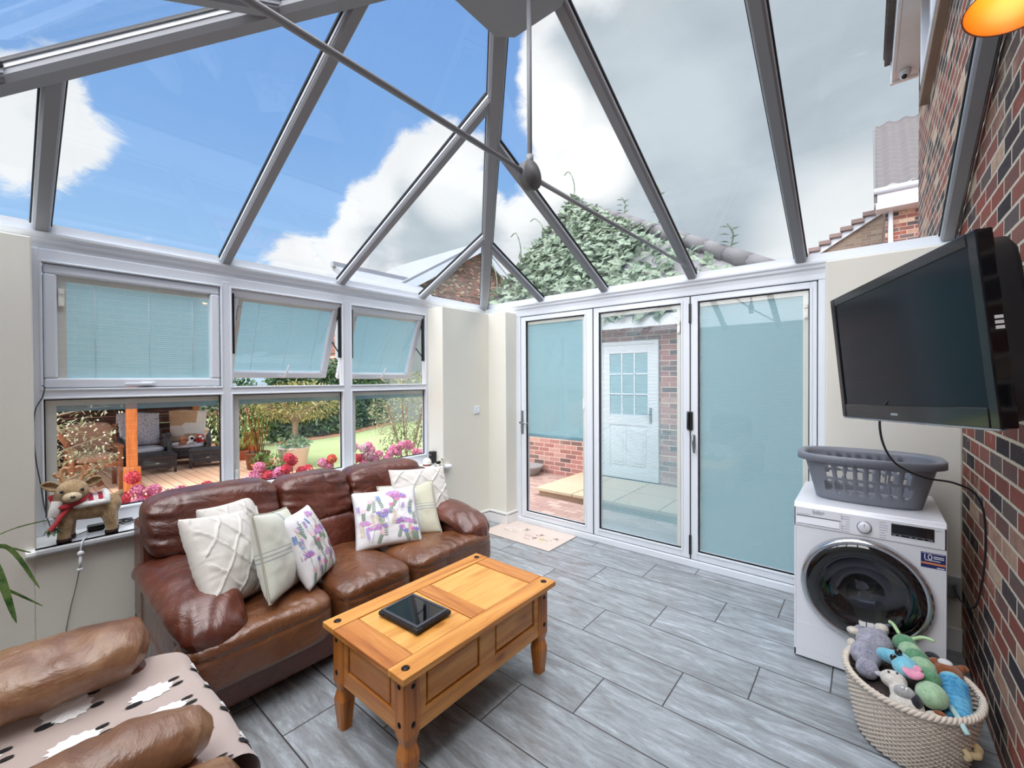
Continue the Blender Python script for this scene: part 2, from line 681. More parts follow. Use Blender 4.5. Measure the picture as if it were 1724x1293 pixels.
def tile_mat():
    m = pbr('grey_streaked_tiles', (0.3, 0.3, 0.3), 0.38)
    t, b = nodes(m)
    co = t.new('ShaderNodeTexCoord').outputs['Object']
    x, y, z = t.sep(co)
    r = t.math('DIVIDE', t.math('SUBTRACT', y, 1.973), 0.3)
    row = t.math('FLOOR', r)
    rf = t.math('SUBTRACT', r, row)
    c = t.math('DIVIDE', t.math('SUBTRACT', t.math('ADD', x, 0.733), t.math('MULTIPLY', row, 0.3)), 0.9)
    cell = t.math('FLOOR', c)
    cf = t.math('SUBTRACT', c, cell)
    dh = t.math('MULTIPLY', t.math('SUBTRACT', 0.5, t.math('ABSOLUTE', t.math('SUBTRACT', cf, 0.5))), 0.9)
    dv = t.math('MULTIPLY', t.math('SUBTRACT', 0.5, t.math('ABSOLUTE', t.math('SUBTRACT', rf, 0.5))), 0.3)
    e = t.math('MINIMUM', dh, dv)
    mask = t.smooth(e, 0.0022, 0.0042)
    wn = t.new('ShaderNodeTexWhiteNoise', noise_dimensions='2D')
    t.put(wn.inputs['Vector'], t.comb(cell, row, 0))
    rnd = wn.outputs[0]
    lx = t.math('ADD', t.math('MULTIPLY', x, 1.0), t.math('MULTIPLY', rnd, 17.0))
    vec = t.comb(t.math('MULTIPLY', lx, 3.6), t.math('MULTIPLY', y, 17.0), t.math('MULTIPLY', rnd, 31.0))
    s1 = t.noise(vec, 1.0, 9, 0.66, 0.9)
    vec2 = t.comb(t.math('MULTIPLY', lx, 14.0), t.math('MULTIPLY', y, 60.0), t.math('MULTIPLY', rnd, 11.0))
    s2 = t.noise(vec2, 1.0, 8, 0.7, 0.8)
    v = t.math('ADD', t.math('MULTIPLY', s1, 0.7), t.math('MULTIPLY', s2, 0.3))
    v = t.math('ADD', v, t.math('MULTIPLY', t.math('SUBTRACT', rnd, 0.5), 0.05))
    col = t.ramp(v, [(0.28, lin(100, 100, 102)), (0.40, lin(128, 130, 132)), (0.5, lin(146, 152, 157)), (0.57, lin(161, 168, 174)), (0.63, lin(182, 191, 198)), (0.72, lin(206, 213, 218))])
    t.l.new(t.mix(mask, lin(66, 62, 62), col), b.inputs['Base Color'])
    t.l.new(t.math('ADD', t.math('MULTIPLY', s2, 0.2), 0.22), b.inputs['Roughness'])
    t.l.new(t.bump(t.math('ADD', t.math('MULTIPLY', mask, 1.0), t.math('MULTIPLY', s1, 0.15)), 0.35, 0.003), b.inputs['Normal'])
    return m


TILES = tile_mat()


def leather_mat(name, c0, c1, c2, rough=0.34):
    m = pbr(name, c1, rough, spec=0.6, coat=0.35)
    m.node_tree.nodes['Principled BSDF'].inputs['Coat Roughness'].default_value = 0.30
    t, b = nodes(m)
    co = t.new('ShaderNodeTexCoord').outputs['Object']
    n1 = t.noise(co, 3.2, 6, 0.6, 0.4)
    col = t.ramp(n1, [(0.3, c0), (0.5, c1), (0.72, c2)])
    t.l.new(col, b.inputs['Base Color'])
    wr = t.noise(t.scale(co, (6, 6, 6)), 1.0, 5, 0.55, 1.4)
    ridge = t.math('SUBTRACT', 1.0, t.math('MULTIPLY', t.math('ABSOLUTE', t.math('SUBTRACT', wr, 0.5)), 4.0))
    ridge = t.math('MAXIMUM', ridge, 0.0)
    fine = t.voro(co, 90, 'DISTANCE_TO_EDGE')
    h = t.math('ADD', t.math('MULTIPLY', ridge, -0.8), t.math('MULTIPLY', t.math('MINIMUM', fine, 0.12), 0.35))
    h = t.math('ADD', h, t.math('MULTIPLY', t.noise(co, 9, 3, 0.5, 0.4), 1.0))
    t.l.new(t.bump(h, 0.42, 0.012), b.inputs['Normal'])
    t.l.new(t.math('ADD', t.math('MULTIPLY', n1, 0.22), rough - 0.1), b.inputs['Roughness'])
    return m


LEATHER = leather_mat('brown_leather', lin(70, 31, 22), lin(92, 46, 33), lin(112, 62, 46), 0.30)
LEATHER_SEAT = leather_mat('worn_brown_leather', lin(86, 48, 28), lin(108, 66, 40), lin(130, 88, 58), 0.28)
LEATHER_ARM = leather_mat('highlit_brown_leather', lin(90, 54, 36), lin(122, 84, 58), lin(164, 130, 98), 0.32)  # palest mottling tone raised to carry the tan highlights on the arms


def wood_mat(name, axis, light, mid, dark, knots=True, rough=0.32, sc=1.0):
    m = pbr(name, mid, rough)
    t, b = nodes(m)
    co = t.new('ShaderNodeTexCoord').outputs['Object']
    st = {'x': (1.2, 16, 16), 'y': (16, 1.2, 16), 'z': (16, 16, 1.2)}[axis]
    v = t.scale(co, tuple(s * sc for s in st))
    g = t.noise(v, 1.0, 6, 0.55, 1.2)
    f = t.noise(t.scale(co, tuple(s * 5 * sc for s in st)), 1.0, 4, 0.6, 0.3)
    val = t.math('ADD', t.math('MULTIPLY', g, 0.75), t.math('MULTIPLY', f, 0.25))
    col = t.ramp(val, [(0.32, dark), (0.48, mid), (0.66, light)])
    if knots:
        kst = {'x': (3.2, 7, 7), 'y': (7, 3.2, 7), 'z': (7, 7, 3.2)}[axis]
        k = t.voro(t.scale(co, kst), 1.0)
        col = t.mix(t.smooth(k, 0.14, 0.06), col, tuple(c * 0.3 for c in dark[:3]) + (1,))
        col = t.mix(t.math('MULTIPLY', t.smooth(k, 0.36, 0.10), 0.6), col, dark)
    t.l.new(col, b.inputs['Base Color'])
    t.l.new(t.bump(val, 0.12, 0.002), b.inputs['Normal'])
    return m


PINE_Y = wood_mat('waxed_pine_long', 'y', lin(222, 160, 86), lin(204, 138, 64), lin(170, 100, 42))
PINE_X = wood_mat('waxed_pine_cross', 'x', lin(208, 144, 78), lin(188, 120, 58), lin(156, 88, 40))
PINE_Z = wood_mat('waxed_pine_leg', 'z', lin(196, 126, 56), lin(172, 102, 42), lin(132, 70, 28), False)
PINE_P = wood_mat('waxed_pine_panel', 'y', lin(232, 178, 104), lin(218, 160, 84), lin(190, 124, 56))
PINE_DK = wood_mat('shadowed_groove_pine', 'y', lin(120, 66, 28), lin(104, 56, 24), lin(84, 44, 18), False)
POSTWOOD = wood_mat('orange_stained_post', 'z', lin(206, 128, 66), lin(184, 106, 50), lin(150, 80, 36), False, 0.55)
CHAIRWOOD = wood_mat('brown_stained_wood', 'z', lin(142, 92, 56), lin(120, 72, 42), lin(92, 52, 30), False, 0.55)
FENCEWOOD = wood_mat('dark_brown_boards', 'y', lin(92, 52, 32), lin(70, 38, 24), lin(44, 24, 16), False, 0.7)
DECKWOOD = brick_mat('terracotta_decking', 'xy', [(0, lin(224, 176, 142)), (0.5, lin(234, 188, 154)), (1, lin(242, 202, 168))], lin(176, 130, 104), bw=2.4, bh=0.14, mw=0.012, wash=0.1)
PAVING = brick_mat('pink_block_paving', 'xy', [(0, lin(172, 140, 132)), (0.5, lin(186, 158, 148)), (1, lin(200, 176, 166))], lin(150, 122, 114), bw=0.2, bh=0.1, mw=0.008, wash=0.25)
SLAB = brick_mat('sandstone_slabs', 'xy', [(0, lin(226, 206, 166)), (0.5, lin(236, 216, 176)), (1, lin(240, 224, 190))], lin(170, 150, 120), bw=0.6, bh=0.6, mw=0.012, off=(0.1, 0.04), wash=0.1)
GRASS = pbr('lawn_grass', lin(168, 182, 132), 0.9, spec=0.1)
vary(GRASS, 2.0, 0.16, 0.4, 120, 0.01)
SOIL = vary(pbr('leaf_litter', lin(150, 96, 66), 0.9), 12, 0.4)


def plaid_mat():
    m = pbr('sage_plaid_cloth', lin(196, 200, 188), 0.9, spec=0.15, sheen=0.3)
    t, b = nodes(m)
    x, y, z = t.sep(t.new('ShaderNodeTexCoord').outputs['Object'])

    def line(v, at, w):
        return t.smooth(t.math('ABSOLUTE', t.math('SUBTRACT', v, at)), w, w * 0.5)
    base = t.mix(t.noise(t.comb(x, y, z), 240, 2, 0.5), lin(186, 190, 178), lin(212, 214, 204))
    band = t.math('MAXIMUM', line(x, 0.0, 0.018), line(y, -0.02, 0.004))
    band = t.math('MAXIMUM', band, line(y, 0.0, 0.004))
    band = t.math('MAXIMUM', band, line(y, 0.02, 0.003))
    wide = t.math('MULTIPLY', t.smooth(x, 0.06, 0.07), 0.5)
    col = t.mix(wide, base, lin(196, 190, 160))
    col = t.mix(t.math('MULTIPLY', band, 0.75), col, lin(128, 138, 152))
    t.l.new(col, b.inputs['Base Color'])
    t.l.new(t.bump(t.noise(t.comb(x, y, z), 300, 2, 0.5), 0.3, 0.002), b.inputs['Normal'])
    return m


PLAID = plaid_mat()
WHITECLOTH = vary(pbr('white_cotton', lin(208, 204, 199), 0.92, spec=0.1, sheen=0.2), 12, 0.03, 0.35, 260, 0.0015)
PRINTCLOTH = vary(pbr('white_print_cotton', lin(214, 213, 216), 0.9, spec=0.1), 12, 0.02, 0.3, 260, 0.0015)
PIPING = pbr('grey_piping', lin(168, 164, 152), 0.9)


def plain(name, rgb, rough=0.8, **kw):
    return pbr(name, lin(*rgb), rough, **kw)


INK = {k: plain('print_' + k, c, 0.9, spec=0.1) for k, c in dict(lilac=(178, 156, 206), violet=(134, 128, 188), pink=(206, 120, 164), blue=(120, 146, 196), green=(128, 148, 132), dark=(86, 84, 100), rose=(226, 190, 200), tan=(206, 190, 160)).items()}


def fur_mat(name, a, b2, scale=60, rough=0.95, bump=0.8, dist=0.006):
    m = pbr(name, a, rough, spec=0.1, sheen=0.4)
    t, b = nodes(m)
    co = t.new('ShaderNodeTexCoord').outputs['Object']
    n = t.noise(co, scale, 5, 0.7, 0.6)
    n2 = t.noise(co, scale * 0.18, 4, 0.6)
    t.l.new(t.mix(t.smooth(t.math('ADD', t.math('MULTIPLY', n, 0.6), t.math('MULTIPLY', n2, 0.4)), 0.34, 0.66), a, b2), b.inputs['Base Color'])
    t.l.new(t.bump(n, bump, dist), b.inputs['Normal'])
    return m


def leafmat(name, a, b2, rough=0.45, trans=0.25):
    m = bpy.data.materials.new(name)
    m.use_nodes = True
    t = NT(m.node_tree)
    b = m.node_tree.nodes['Principled BSDF']
    out = m.node_tree.nodes['Material Output']
    co = t.new('ShaderNodeTexCoord').outputs['Object']
    col = t.mix(t.smooth(t.noise(co, 14, 3, 0.7), 0.35, 0.65), a, b2)
    t.l.new(col, b.inputs['Base Color'])
    b.inputs['Roughness'].default_value = rough
    tl = t.new('ShaderNodeBsdfTranslucent')
    t.l.new(col, tl.inputs[0])
    mx = t.new('ShaderNodeMixShader')
    mx.inputs[0].default_value = trans
    t.l.new(b.outputs[0], mx.inputs[1])
    t.l.new(tl.outputs[0], mx.inputs[2])
    t.l.new(mx.outputs[0], out.inputs[0])
    return m


L_OLIVE = leafmat('olive_leaves', lin(112, 122, 84), lin(186, 192, 156))
L_BUSHY = leafmat('yellow_green_leaves', lin(122, 120, 66), lin(196, 190, 124))
L_LAUREL = leafmat('laurel_leaves', lin(34, 62, 40), lin(112, 146, 96), 0.3)
L_BAMBOO = leafmat('bamboo_leaves', lin(74, 104, 44), lin(168, 184, 96))
L_GREEN = leafmat('mid_green_leaves', lin(74, 112, 58), lin(140, 172, 104))
L_IVY = leafmat('ivy_leaves', lin(92, 112, 96), lin(150, 166, 140))
BARK = vary(pbr('grey_bark', lin(150, 132, 112), 0.9), 14, 0.25, 0.8, 30, 0.02)
TERRA = vary(pbr('terracotta', lin(196, 110, 74), 0.8), 10, 0.12)


# ------------------------------------------------------------------ room shell
XW, XB = -3.164, 0.412            # plaster face on the window side, brick face
YD = 3.60                         # face of the sliding-door frame
X0, Y0, Y1 = -3.385, 3.59, -0.75  # inner lines of the eaves beam
ZE, SL = 2.375, 0.47              # eaves height and roof slope
YR = (Y0 + Y1) / 2
RUN = (Y0 - Y1) / 2
XA = X0 + RUN
ZR = ZE + SL * RUN

m = MB(); m.box((-3.6, -0.85, -0.12), (0.55, 3.70, 0.0))
struct(obj('floor', m, TILES))
m = MB()
m.box((-3.48, -0.85, 0), (XW, 0.122, 2.246), 0.006)
m.box((-3.48, 0.115, 0), (XW, 2.775, 0.668))
m.box((-3.48, 2.768, 0), (XW, 3.66, 2.246), 0.006)
struct(obj('wall_left', m, CREAM))
m = MB()
m.box((XW - 0.02, 3.422, 0), (-2.918, 3.66, 2.246), 0.006)
m.box((-0.208, 3.422, 0), (XB, 3.66, 2.285), 0.01)
struct(obj('wall_far', m, CREAM))
m = MB(); m.box((XB, -0.85, -0.2), (0.75, 6.2, 5.0))
struct(obj('wall_right', m, BRICK_IN))
m = MB(); m.box((-3.48, -1.0, 0), (0.75, -0.85, 2.45))
struct(obj('wall_back', m, CREAM))

m = MB()
for lo, hi in (((XW - .005, 3.404, 0), (-2.8995, 3.422, .13)), ((-2.918, 3.4215, 0), (-2.90, 3.60, .13)), ((XW, 2.775, 0), (XW + .018, 3.422, .13))):
    m.box(lo, hi, 0.004)
    m.box((lo[0], lo[1], .095), (hi[0], hi[1], .118), .008)
struct(obj('baseboard_left', m, SKIRT))
m = MB(); m.box((-0.205, 3.404, 0), (XB, 3.422, .13), .004)
struct(obj('baseboard_far', m, SKIRT))

# sill board with a rounded nose and short horns past the reveals
m = MB()
prof = [(-3.40, .668), (-3.145, .668), (-3.128, .672), (-3.120, .684), (-3.122, .698), (-3.132, .705), (-3.40, .705)]
m.prism([(x, .118, z) for x, z in prof], (0, 2.654, 0))
prof2 = [(x, z) for x, z in prof if x > -3.2]
m.prism([(XW, .085, .668)] + [(x, .085, z) for x, z in prof2[0:]] + [(XW, .085, .705)], (0, 2.755, 0))
struct(obj('trim_sill', m, SILLW))

# ------------------------------------------------------------------ side window
ZT0, ZT1 = 1.437, 1.495
COLS = [(0.165, 0.985), (1.052, 1.862), (1.948, 2.738)]
ZL, ZU = 0.795, 2.172
win = thing('window_1', 'white side window of three bays beside the sofa', 'window', (-3.42, 1.44, .7), kind='structure')
m = MB()
fx0, fx1 = -3.45, -3.385


def fr(y0, z0, y1, z1, x0=fx0, x1=fx1, bev=0.012):
    m.box((x0, y0, z0), (x1, y1, z1), bev, 2)


fr(.06, .70, .165, 2.25)
fr(2.738, .70, 2.80, 2.25)
fr(.985, .72, 1.052, 2.22)
fr(1.862, .72, 1.948, 2.22)
fr(.10, ZT0, 2.78, ZT1, x1=fx1 - .0015)
fr(.10, .70, 2.78, ZL, x1=fx1 - .0015)
fr(.10, ZU, 2.78, 2.25, x1=fx1 - .0015)
# slim raised beads along the bars
for y0, y1 in COLS:
    for z0, z1 in ((ZL, ZT0), (ZT1, ZU)):
        for a, b2, c, d in ((y0 - .012, z0 - .012, y0, z1 + .012), (y1, z0 - .012, y1 + .012, z1 + .012), (y0 - .001, z1, y1 + .001, z1 + .012), (y0 - .001, z0 - .012, y1 + .001, z0)):
            m.box((fx1 - .02, min(a, c), min(b2, d)), (fx1 + .006, max(a, c), max(b2, d)), .005, 2)
obj('window_frame', m, UPVC, win)


def blind_slats(mb, o, ux, uz, w, h, nrm, pitch=.0125, tilt=80, sw=.013):
    """slats stacked along uz from o, running along ux; nrm points into the room"""
    o, ux, uz, nrm = Vector(o), Vector(ux), Vector(uz), Vector(nrm)
    n = int(h / pitch)
    ca, sa = math.cos(math.radians(tilt)), math.sin(math.radians(tilt))
    v = (nrm * -ca + uz * sa) * sw / 2
    cr = (nrm * sa + uz * ca) * sw * .10
    for i in range(n):
        p = o + uz * (pitch * (i + .5))
        a, b2 = p - v, p + v
        r = [a, p + cr, b2]
        mb.poly([r[0], r[0] + ux * w, r[1] + ux * w, r[1]], True)
        mb.poly([r[1], r[1] + ux * w, r[2] + ux * w, r[2]], True)


def glazed_unit(parent, o, ux, uz, w, h, nrm, side, drop, tilt, pane_parent=None, strip=.045, head=.038, slider_at=.9, cords=True, dense=.0125):
    """sealed pane with a venetian blind inside; o = lower-left corner seen from the room, ux to the right, nrm into the room"""
    o, ux, uz, nrm = Vector(o), Vector(ux), Vector(uz), Vector(nrm)
    g = MB()
    for k in (.006,):
        g.quad(o + nrm * k, o + ux * w + nrm * k, o + ux * w + uz * h + nrm * k, o + uz * h + nrm * k)
    obj('pane', g, GLASS, parent)
    # black rubber round the pane
    r = MB()
    e = .007
    for p, a, b2 in ((o, ux * w, uz * e), (o + uz * (h - e), ux * w, uz * e), (o, ux * e, uz * h), (o + ux * (w - e), ux * e, uz * h)):
        r.prism([p + nrm * .004, p + a + nrm * .004, p + a + b2 + nrm * .004, p + b2 + nrm * .004], nrm * .008)
    obj('rubber_seal', r, BLACKR, parent)
    c = MB()
    q = o - nrm * .012

    def slab(x0, z0, x1, z1, d0=0.0, d1=.012):
        p = q + nrm * d0
        c.prism([p + ux * x0 + uz * z0, p + ux * x1 + uz * z0, p + ux * x1 + uz * z1, p + ux * x0 + uz * z1], nrm * (d1 - d0))
    slab(e, h - head, w - e, h - e)
    if side < 0:
        slab(e, e, strip, h - head)
    else:
        slab(w - strip, e, w - e, h - head)
    obj('blind_cassette', c, CASSETTE, parent)
    sl = MB()
    zz = h * slider_at
    c = sl
    x0 = (e + .006) if side < 0 else w - strip + .006
    q = o + nrm * .006
    slab(x0, zz - .1 if slider_at > .5 else zz, x0 + .024, zz if slider_at > .5 else zz + .1, 0, .010)
    slab(x0 + .003, zz - .028 if slider_at > .5 else zz + .072, x0 + .021, zz - .006 if slider_at > .5 else zz + .094, .010, .016)
    slab(x0 + .003, zz - .094 if slider_at > .5 else zz + .006, x0 + .021, zz - .072 if slider_at > .5 else zz + .028, .010, .016)
    obj('blind_slider', sl, CASSETTE, parent)
    s = MB()
    bx0 = strip if side < 0 else e
    bw = w - strip - e
    bh = h - head - e + .012
    if drop >= .98:
        blind_slats(s, o - nrm * .014 + ux * bx0 + uz * e, ux, uz, bw, bh, nrm, dense, tilt)
    elif drop > .1:
        hh = bh * drop
        blind_slats(s, o - nrm * .014 + ux * bx0 + uz * (h - head - hh + .012), ux, uz, bw, hh, nrm, dense, tilt)
        p = o - nrm * .022 + ux * bx0 + uz * (h - head - hh - .023)
        for k in range(5):
            a = p + uz * .007 * k
            s.prism([a, a + ux * bw, a + ux * bw + uz * .0055, a + uz * .0055], nrm * .014)
    else:
        for k in range(7):
            a = o - nrm * .022 + ux * bx0 + uz * (h - head - .034 + .005 * k)
            s.prism([a, a + ux * bw, a + ux * bw + uz * .0035, a + uz * .0035], nrm * .014)
    obj('blind_slats', s, BLIND, parent)
    if cords and drop > .9:
        d = MB()
        for f in (.17, .53, .86):
            a = o - nrm * .004 + ux * (bx0 + bw * f)
            d.tube([a + uz * e, a + uz * (h - head)], .0014, 5)
        obj('blind_cord', d, UPVC, parent)


for i, (y0, y1) in enumerate(COLS):
    low = thing('lower_light', None, None)
    low.parent = win
    low.matrix_parent_inverse = Matrix()
    low.location = (0, 0, 0)
    glazed_unit(low, (-3.425, y0, ZL), (0, 1, 0), (0, 0, 1), y1 - y0, ZT0 - ZL, (1, 0, 0), -1, 0.0, 80, slider_at=.02 if i else .08, strip=.05)

for i, (y0, y1) in enumerate(COLS):
    w, h = y1 - y0, ZU - ZT1
    ang = 0.0 if i == 0 else (23.0 if i == 1 else 21.0)
    sash = thing('top_sash', None, None)
    sash.parent = win
    sash.location = Vector((-3.40, y0, ZU)) - win.location
    M = Matrix.Rotation(math.radians(ang), 4, 'Y')
    sash.rotation_euler = (0, math.radians(ang), 0)

    def W(p, y0=y0, M=M):
        return Vector((-3.40, y0, ZU)) + (M.to_3x3() @ Vector(p))
    m = MB()
    ex = MB()
    sw = .056
    for a, b2 in (((-.05, .003, -h + sw - .001), (.004, sw, -sw + .001)), ((-.05, w - sw, -h + sw - .001), (.004, w - .003, -sw + .001)), ((-.05, .003, -sw), (.004, w - .003, -.003)), ((-.05, .003, -h + .003), (.004, w - .003, -h + sw))):
        m.box(a, b2, .010, 2)
    m.b.transform(Matrix.Translation((-3.40, y0, ZU)) @ M)
    obj('sash_frame', m, UPVC, sash)
    glazed_unit(sash, W((-.026, sw - .008, -h + sw - .008)), M.to_3x3() @ Vector((0, 1, 0)), M.to_3x3() @ Vector((0, 0, 1)), w - 2 * sw + .016, h - 2 * sw + .016, M.to_3x3() @ Vector((1, 0, 0)), -1, 1.0, 78, slider_at=.86)
    hd = MB()
    c = w * .53
    if i == 0:
        hd.box((.004, c - .035, -h + .010), (.016, c + .035, -h + .034), .005)
        hd.box((.014, c - .11, -h + .012), (.026, c + .02, -h + .030), .007)
    else:
        hd.box((.004, c - .035, -h + .012), (.014, c + .03, -h + .034), .004)
        hd.tube([(.012, c + .012, -h + .02), (.03, c + .02, -h + .05), (.034, c + .032, -h + .13)], [.010, .009, .007], 8)
    hd.b.transform(Matrix.Translation((-3.40, y0, ZU)) @ M)
    obj('handle', hd, UPVC, sash)
    if i:
        st = MB()
        for yy in (.012, w - .012):
            a = Vector((-3.405, y0 + yy, ZU - .05))
            b2 = W((-.03, yy, -.33))
            c2 = Vector((-3.41, y0 + yy, ZU - .42))
            st.tube([a, b2], .006, 6)
            st.tube([b2, c2], .006, 6)
            st.box((-3.425, y0 + yy - .008, ZU - .45), (-3.40, y0 + yy + .008, ZU - .03), .001)
        obj('stay', st, BLACKP, sash)

# ------------------------------------------------------------------ folding door
door = thing('door_1', 'white three-leaf folding glass door to the patio', 'door', (-1.57, YD, 0), kind='structure')
m = MB()
m.box((-2.925, YD - .004, .05), (-2.862, YD + .07, 2.2025), .006)
m.box((-.258, YD - .004, .05), (-.205, YD + .07, 2.2025), .006)
m.box((-2.925, YD - .004, 2.203), (-.205, YD + .07, 2.262), .006)
m.box((-2.925, YD - .010, 0), (-.205, YD + .075, .058), .006)
obj('door_frame', m, UPVC, door)
m = MB(); m.box((-2.87, YD + .02, .05), (-.25, YD + .055, .064)); m.box((-2.87, YD + .02, 2.196), (-.25, YD + .055, 2.21))
m.box((-2.868, YD + .02, .05), (-2.858, YD + .05, 2.2)); m.box((-.262, YD + .02, .05), (-.254, YD + .05, 2.2))
obj('door_seal', m, BLACKR, door)
LEAVES = [(-2.858, -1.993, -2.790, -2.080, .965, .52, 40), (-1.987, -1.108, -1.928, -1.178, 1.0, .93, 19), (-1.102, -.264, -1.044, -.306, 1.0, .95, 82)]
for i, (a, b2, ga, gb, drop, sl, tilt) in enumerate(LEAVES):
    leaf = thing('door_leaf', None, None)
    leaf.parent = door
    leaf.location = Vector(((a + b2) / 2, YD, 0)) - door.location
    m = MB()
    z0, z1, gz0, gz1 = .064, 2.197, .130, 2.150
    yf, yb = YD + .003, YD + .065
    for lo, hi in (((a, yf, z0), (ga, yb, z1)), ((gb, yf, z0), (b2, yb, z1)), ((ga - .01, yf, z0), (gb + .01, yb, gz0)), ((ga - .01, yf, gz1), (gb + .01, yb, z1))):
        m.box(lo, hi, .004)
    e = .018
    for lo, hi in (((ga - e, yf - .006, gz0 - e), (ga, yf + .02, gz1 + e)), ((gb, yf - .006, gz0 - e), (gb + e, yf + .02, gz1 + e)), ((ga, yf - .006, gz0 - e), (gb, yf + .02, gz0)), ((ga, yf - .006, gz1), (gb, yf + .02, gz1 + e))):
        m.box(lo, hi, .004)
    obj('leaf_frame', m, UPVC, leaf)
    if i == 0:
        glazed_unit(leaf, (ga, YD + .028, gz0), (1, 0, 0), (0, 0, 1), gb - ga, gz1 - gz0, (0, -1, 0), 1, .585, 80, slider_at=.60, strip=.034, cords=False)
    else:
        glazed_unit(leaf, (ga, YD + .028, gz0), (1, 0, 0), (0, 0, 1), gb - ga, gz1 - gz0, (0, -1, 0), 1, 1.0, tilt, slider_at=sl, strip=.040, cords=False)
    if i:
        s = MB(); s.box((a - .006, YD + .0, .066), (a + .002, YD + .06, 2.195))
        obj('leaf_seal', s, BLACKR, leaf)
    if i == 0:
        h = MB()
        h.box((-2.850, YD - .007, .95), (-2.826, YD + .004, 1.20), .004)
        h.tube([(-2.838, YD - .006, 1.075), (-2.838, YD - .05, 1.075)], .010, 10)
        h.tube([(-2.838, YD - .05, 1.075), (-2.80, YD - .052, 1.073), (-2.735, YD - .05, 1.07)], [.010, .009, .008], 10)
        obj('door_handle', h, STEEL, leaf)
    if i == 2:
        h = MB()
        h.box((-1.088, YD - .006, .96), (-1.066, YD + .004, 1.08), .005)
        h.tube([(-1.077, YD - .008, 1.07), (-1.077, YD - .03, 1.065), (-1.072, YD - .034, 1.02), (-1.066, YD - .03, .935)], [.010, .011, .010, .008], 10)
        obj('door_handle', h, STEEL, leaf)
        for zz in (.10, .98, 1.98):
            hb = MB()
            if zz == .98:
                hb.box((-1.128, YD - .016, 1.115), (-1.082, YD + .004, 1.265), .006)
                hb.tube([(-1.113, YD - .012, 1.12), (-1.113, YD - .035, 1.135), (-1.113, YD - .035, 1.245), (-1.113, YD - .012, 1.26)], .008, 8)
            else:
                hb.box((-1.113, YD - .012, zz), (-1.095, YD + .004, zz + .16), .004)
            obj('hinge', hb, BLACKP, leaf)

# ------------------------------------------------------------------ glass roof
roof = thing('ceiling', 'hipped glass roof on white glazing bars', 'roof', (XA, YR, ZE), kind='structure')


def eaves(name, axis):
    prof = [(-.13, 2.246), (-.005, 2.246), (-.002, 2.272), (.012, 2.284), (.014, 2.300), (.026, 2.312), (.027, 2.326), (.004, 2.332), (.006, 2.378), (-.13, 2.378)]
    mb = MB()
    if axis == 'y':
        mb.prism([(X0 + a, -.9, z) for a, z in prof], (0, 4.62, 0))
    else:
        mb.prism([(X0 - .13, Y0 - a, z) for a, z in prof], (XB - X0 + .13, 0, 0))
    return obj(name, mb, UPVC, roof)


eaves('eaves_beam', 'y')
eaves('eaves_beam', 'x')
BAR = [(-.030, .012), (-.030, -.040), (-.022, -.052), (.022, -.052), (.030, -.040), (.030, .012)]
HIP = [(-.042, .012), (-.042, -.050), (-.026, -.070), (.026, -.070), (.042, -.050), (.042, .012)]


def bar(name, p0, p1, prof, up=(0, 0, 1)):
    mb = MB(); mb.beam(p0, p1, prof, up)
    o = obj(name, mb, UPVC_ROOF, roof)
    g = MB()
    hw = prof[-1][0]
    for s in (-1, 1):
        a, b2 = sorted((s * hw, s * (hw + .011)))
        g.beam(p0, p1, [(a, -.010), (b2, -.010), (b2, .004), (a, .004)], up)
    obj('rubber_gasket', g, BLACKR, o)
    f = MB()
    for s in (-1, 1):
        a, b2 = sorted((s * (hw - .002), s * (hw + .004)))
        f.beam(p0, p1, [(a, -.028), (b2, -.028), (b2, -.012), (a, -.012)], up)
    obj('glazing_lip', f, UPVC, o)


RY = [.165, 1.015, 1.850, 2.695]
RX = [-2.575, -1.86, -1.086, -.357, .366]
apex = Vector((XA, YR, ZR))
bar('hip_bar', (X0, Y0, ZE), apex, HIP)
bar('hip_bar', (X0, Y1, ZE), apex, HIP)
for y in RY:
    r = min(Y0 - y, y - Y1) - .03
    bar('rafter', (X0, y, ZE), (X0 + r, y, ZE + SL * r), BAR)
for x in RX:
    r = min(x - X0 - .03, RUN)
    bar('rafter', (x, Y0, ZE), (x, Y0 - r, ZE + SL * r), BAR)
    bar('rafter', (x, Y1, ZE), (x, Y1 + r, ZE + SL * r), BAR)
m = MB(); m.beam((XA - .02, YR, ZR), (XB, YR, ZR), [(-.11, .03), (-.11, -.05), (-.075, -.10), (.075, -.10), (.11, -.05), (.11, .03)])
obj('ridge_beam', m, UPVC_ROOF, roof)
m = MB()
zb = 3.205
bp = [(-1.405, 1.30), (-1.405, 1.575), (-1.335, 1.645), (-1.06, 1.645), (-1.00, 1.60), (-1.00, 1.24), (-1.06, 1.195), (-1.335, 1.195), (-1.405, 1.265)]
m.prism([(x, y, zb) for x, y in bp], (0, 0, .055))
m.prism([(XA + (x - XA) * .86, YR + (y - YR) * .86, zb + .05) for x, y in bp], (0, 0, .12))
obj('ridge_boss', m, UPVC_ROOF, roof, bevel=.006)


def zw(x): return ZE + SL * (x - X0)


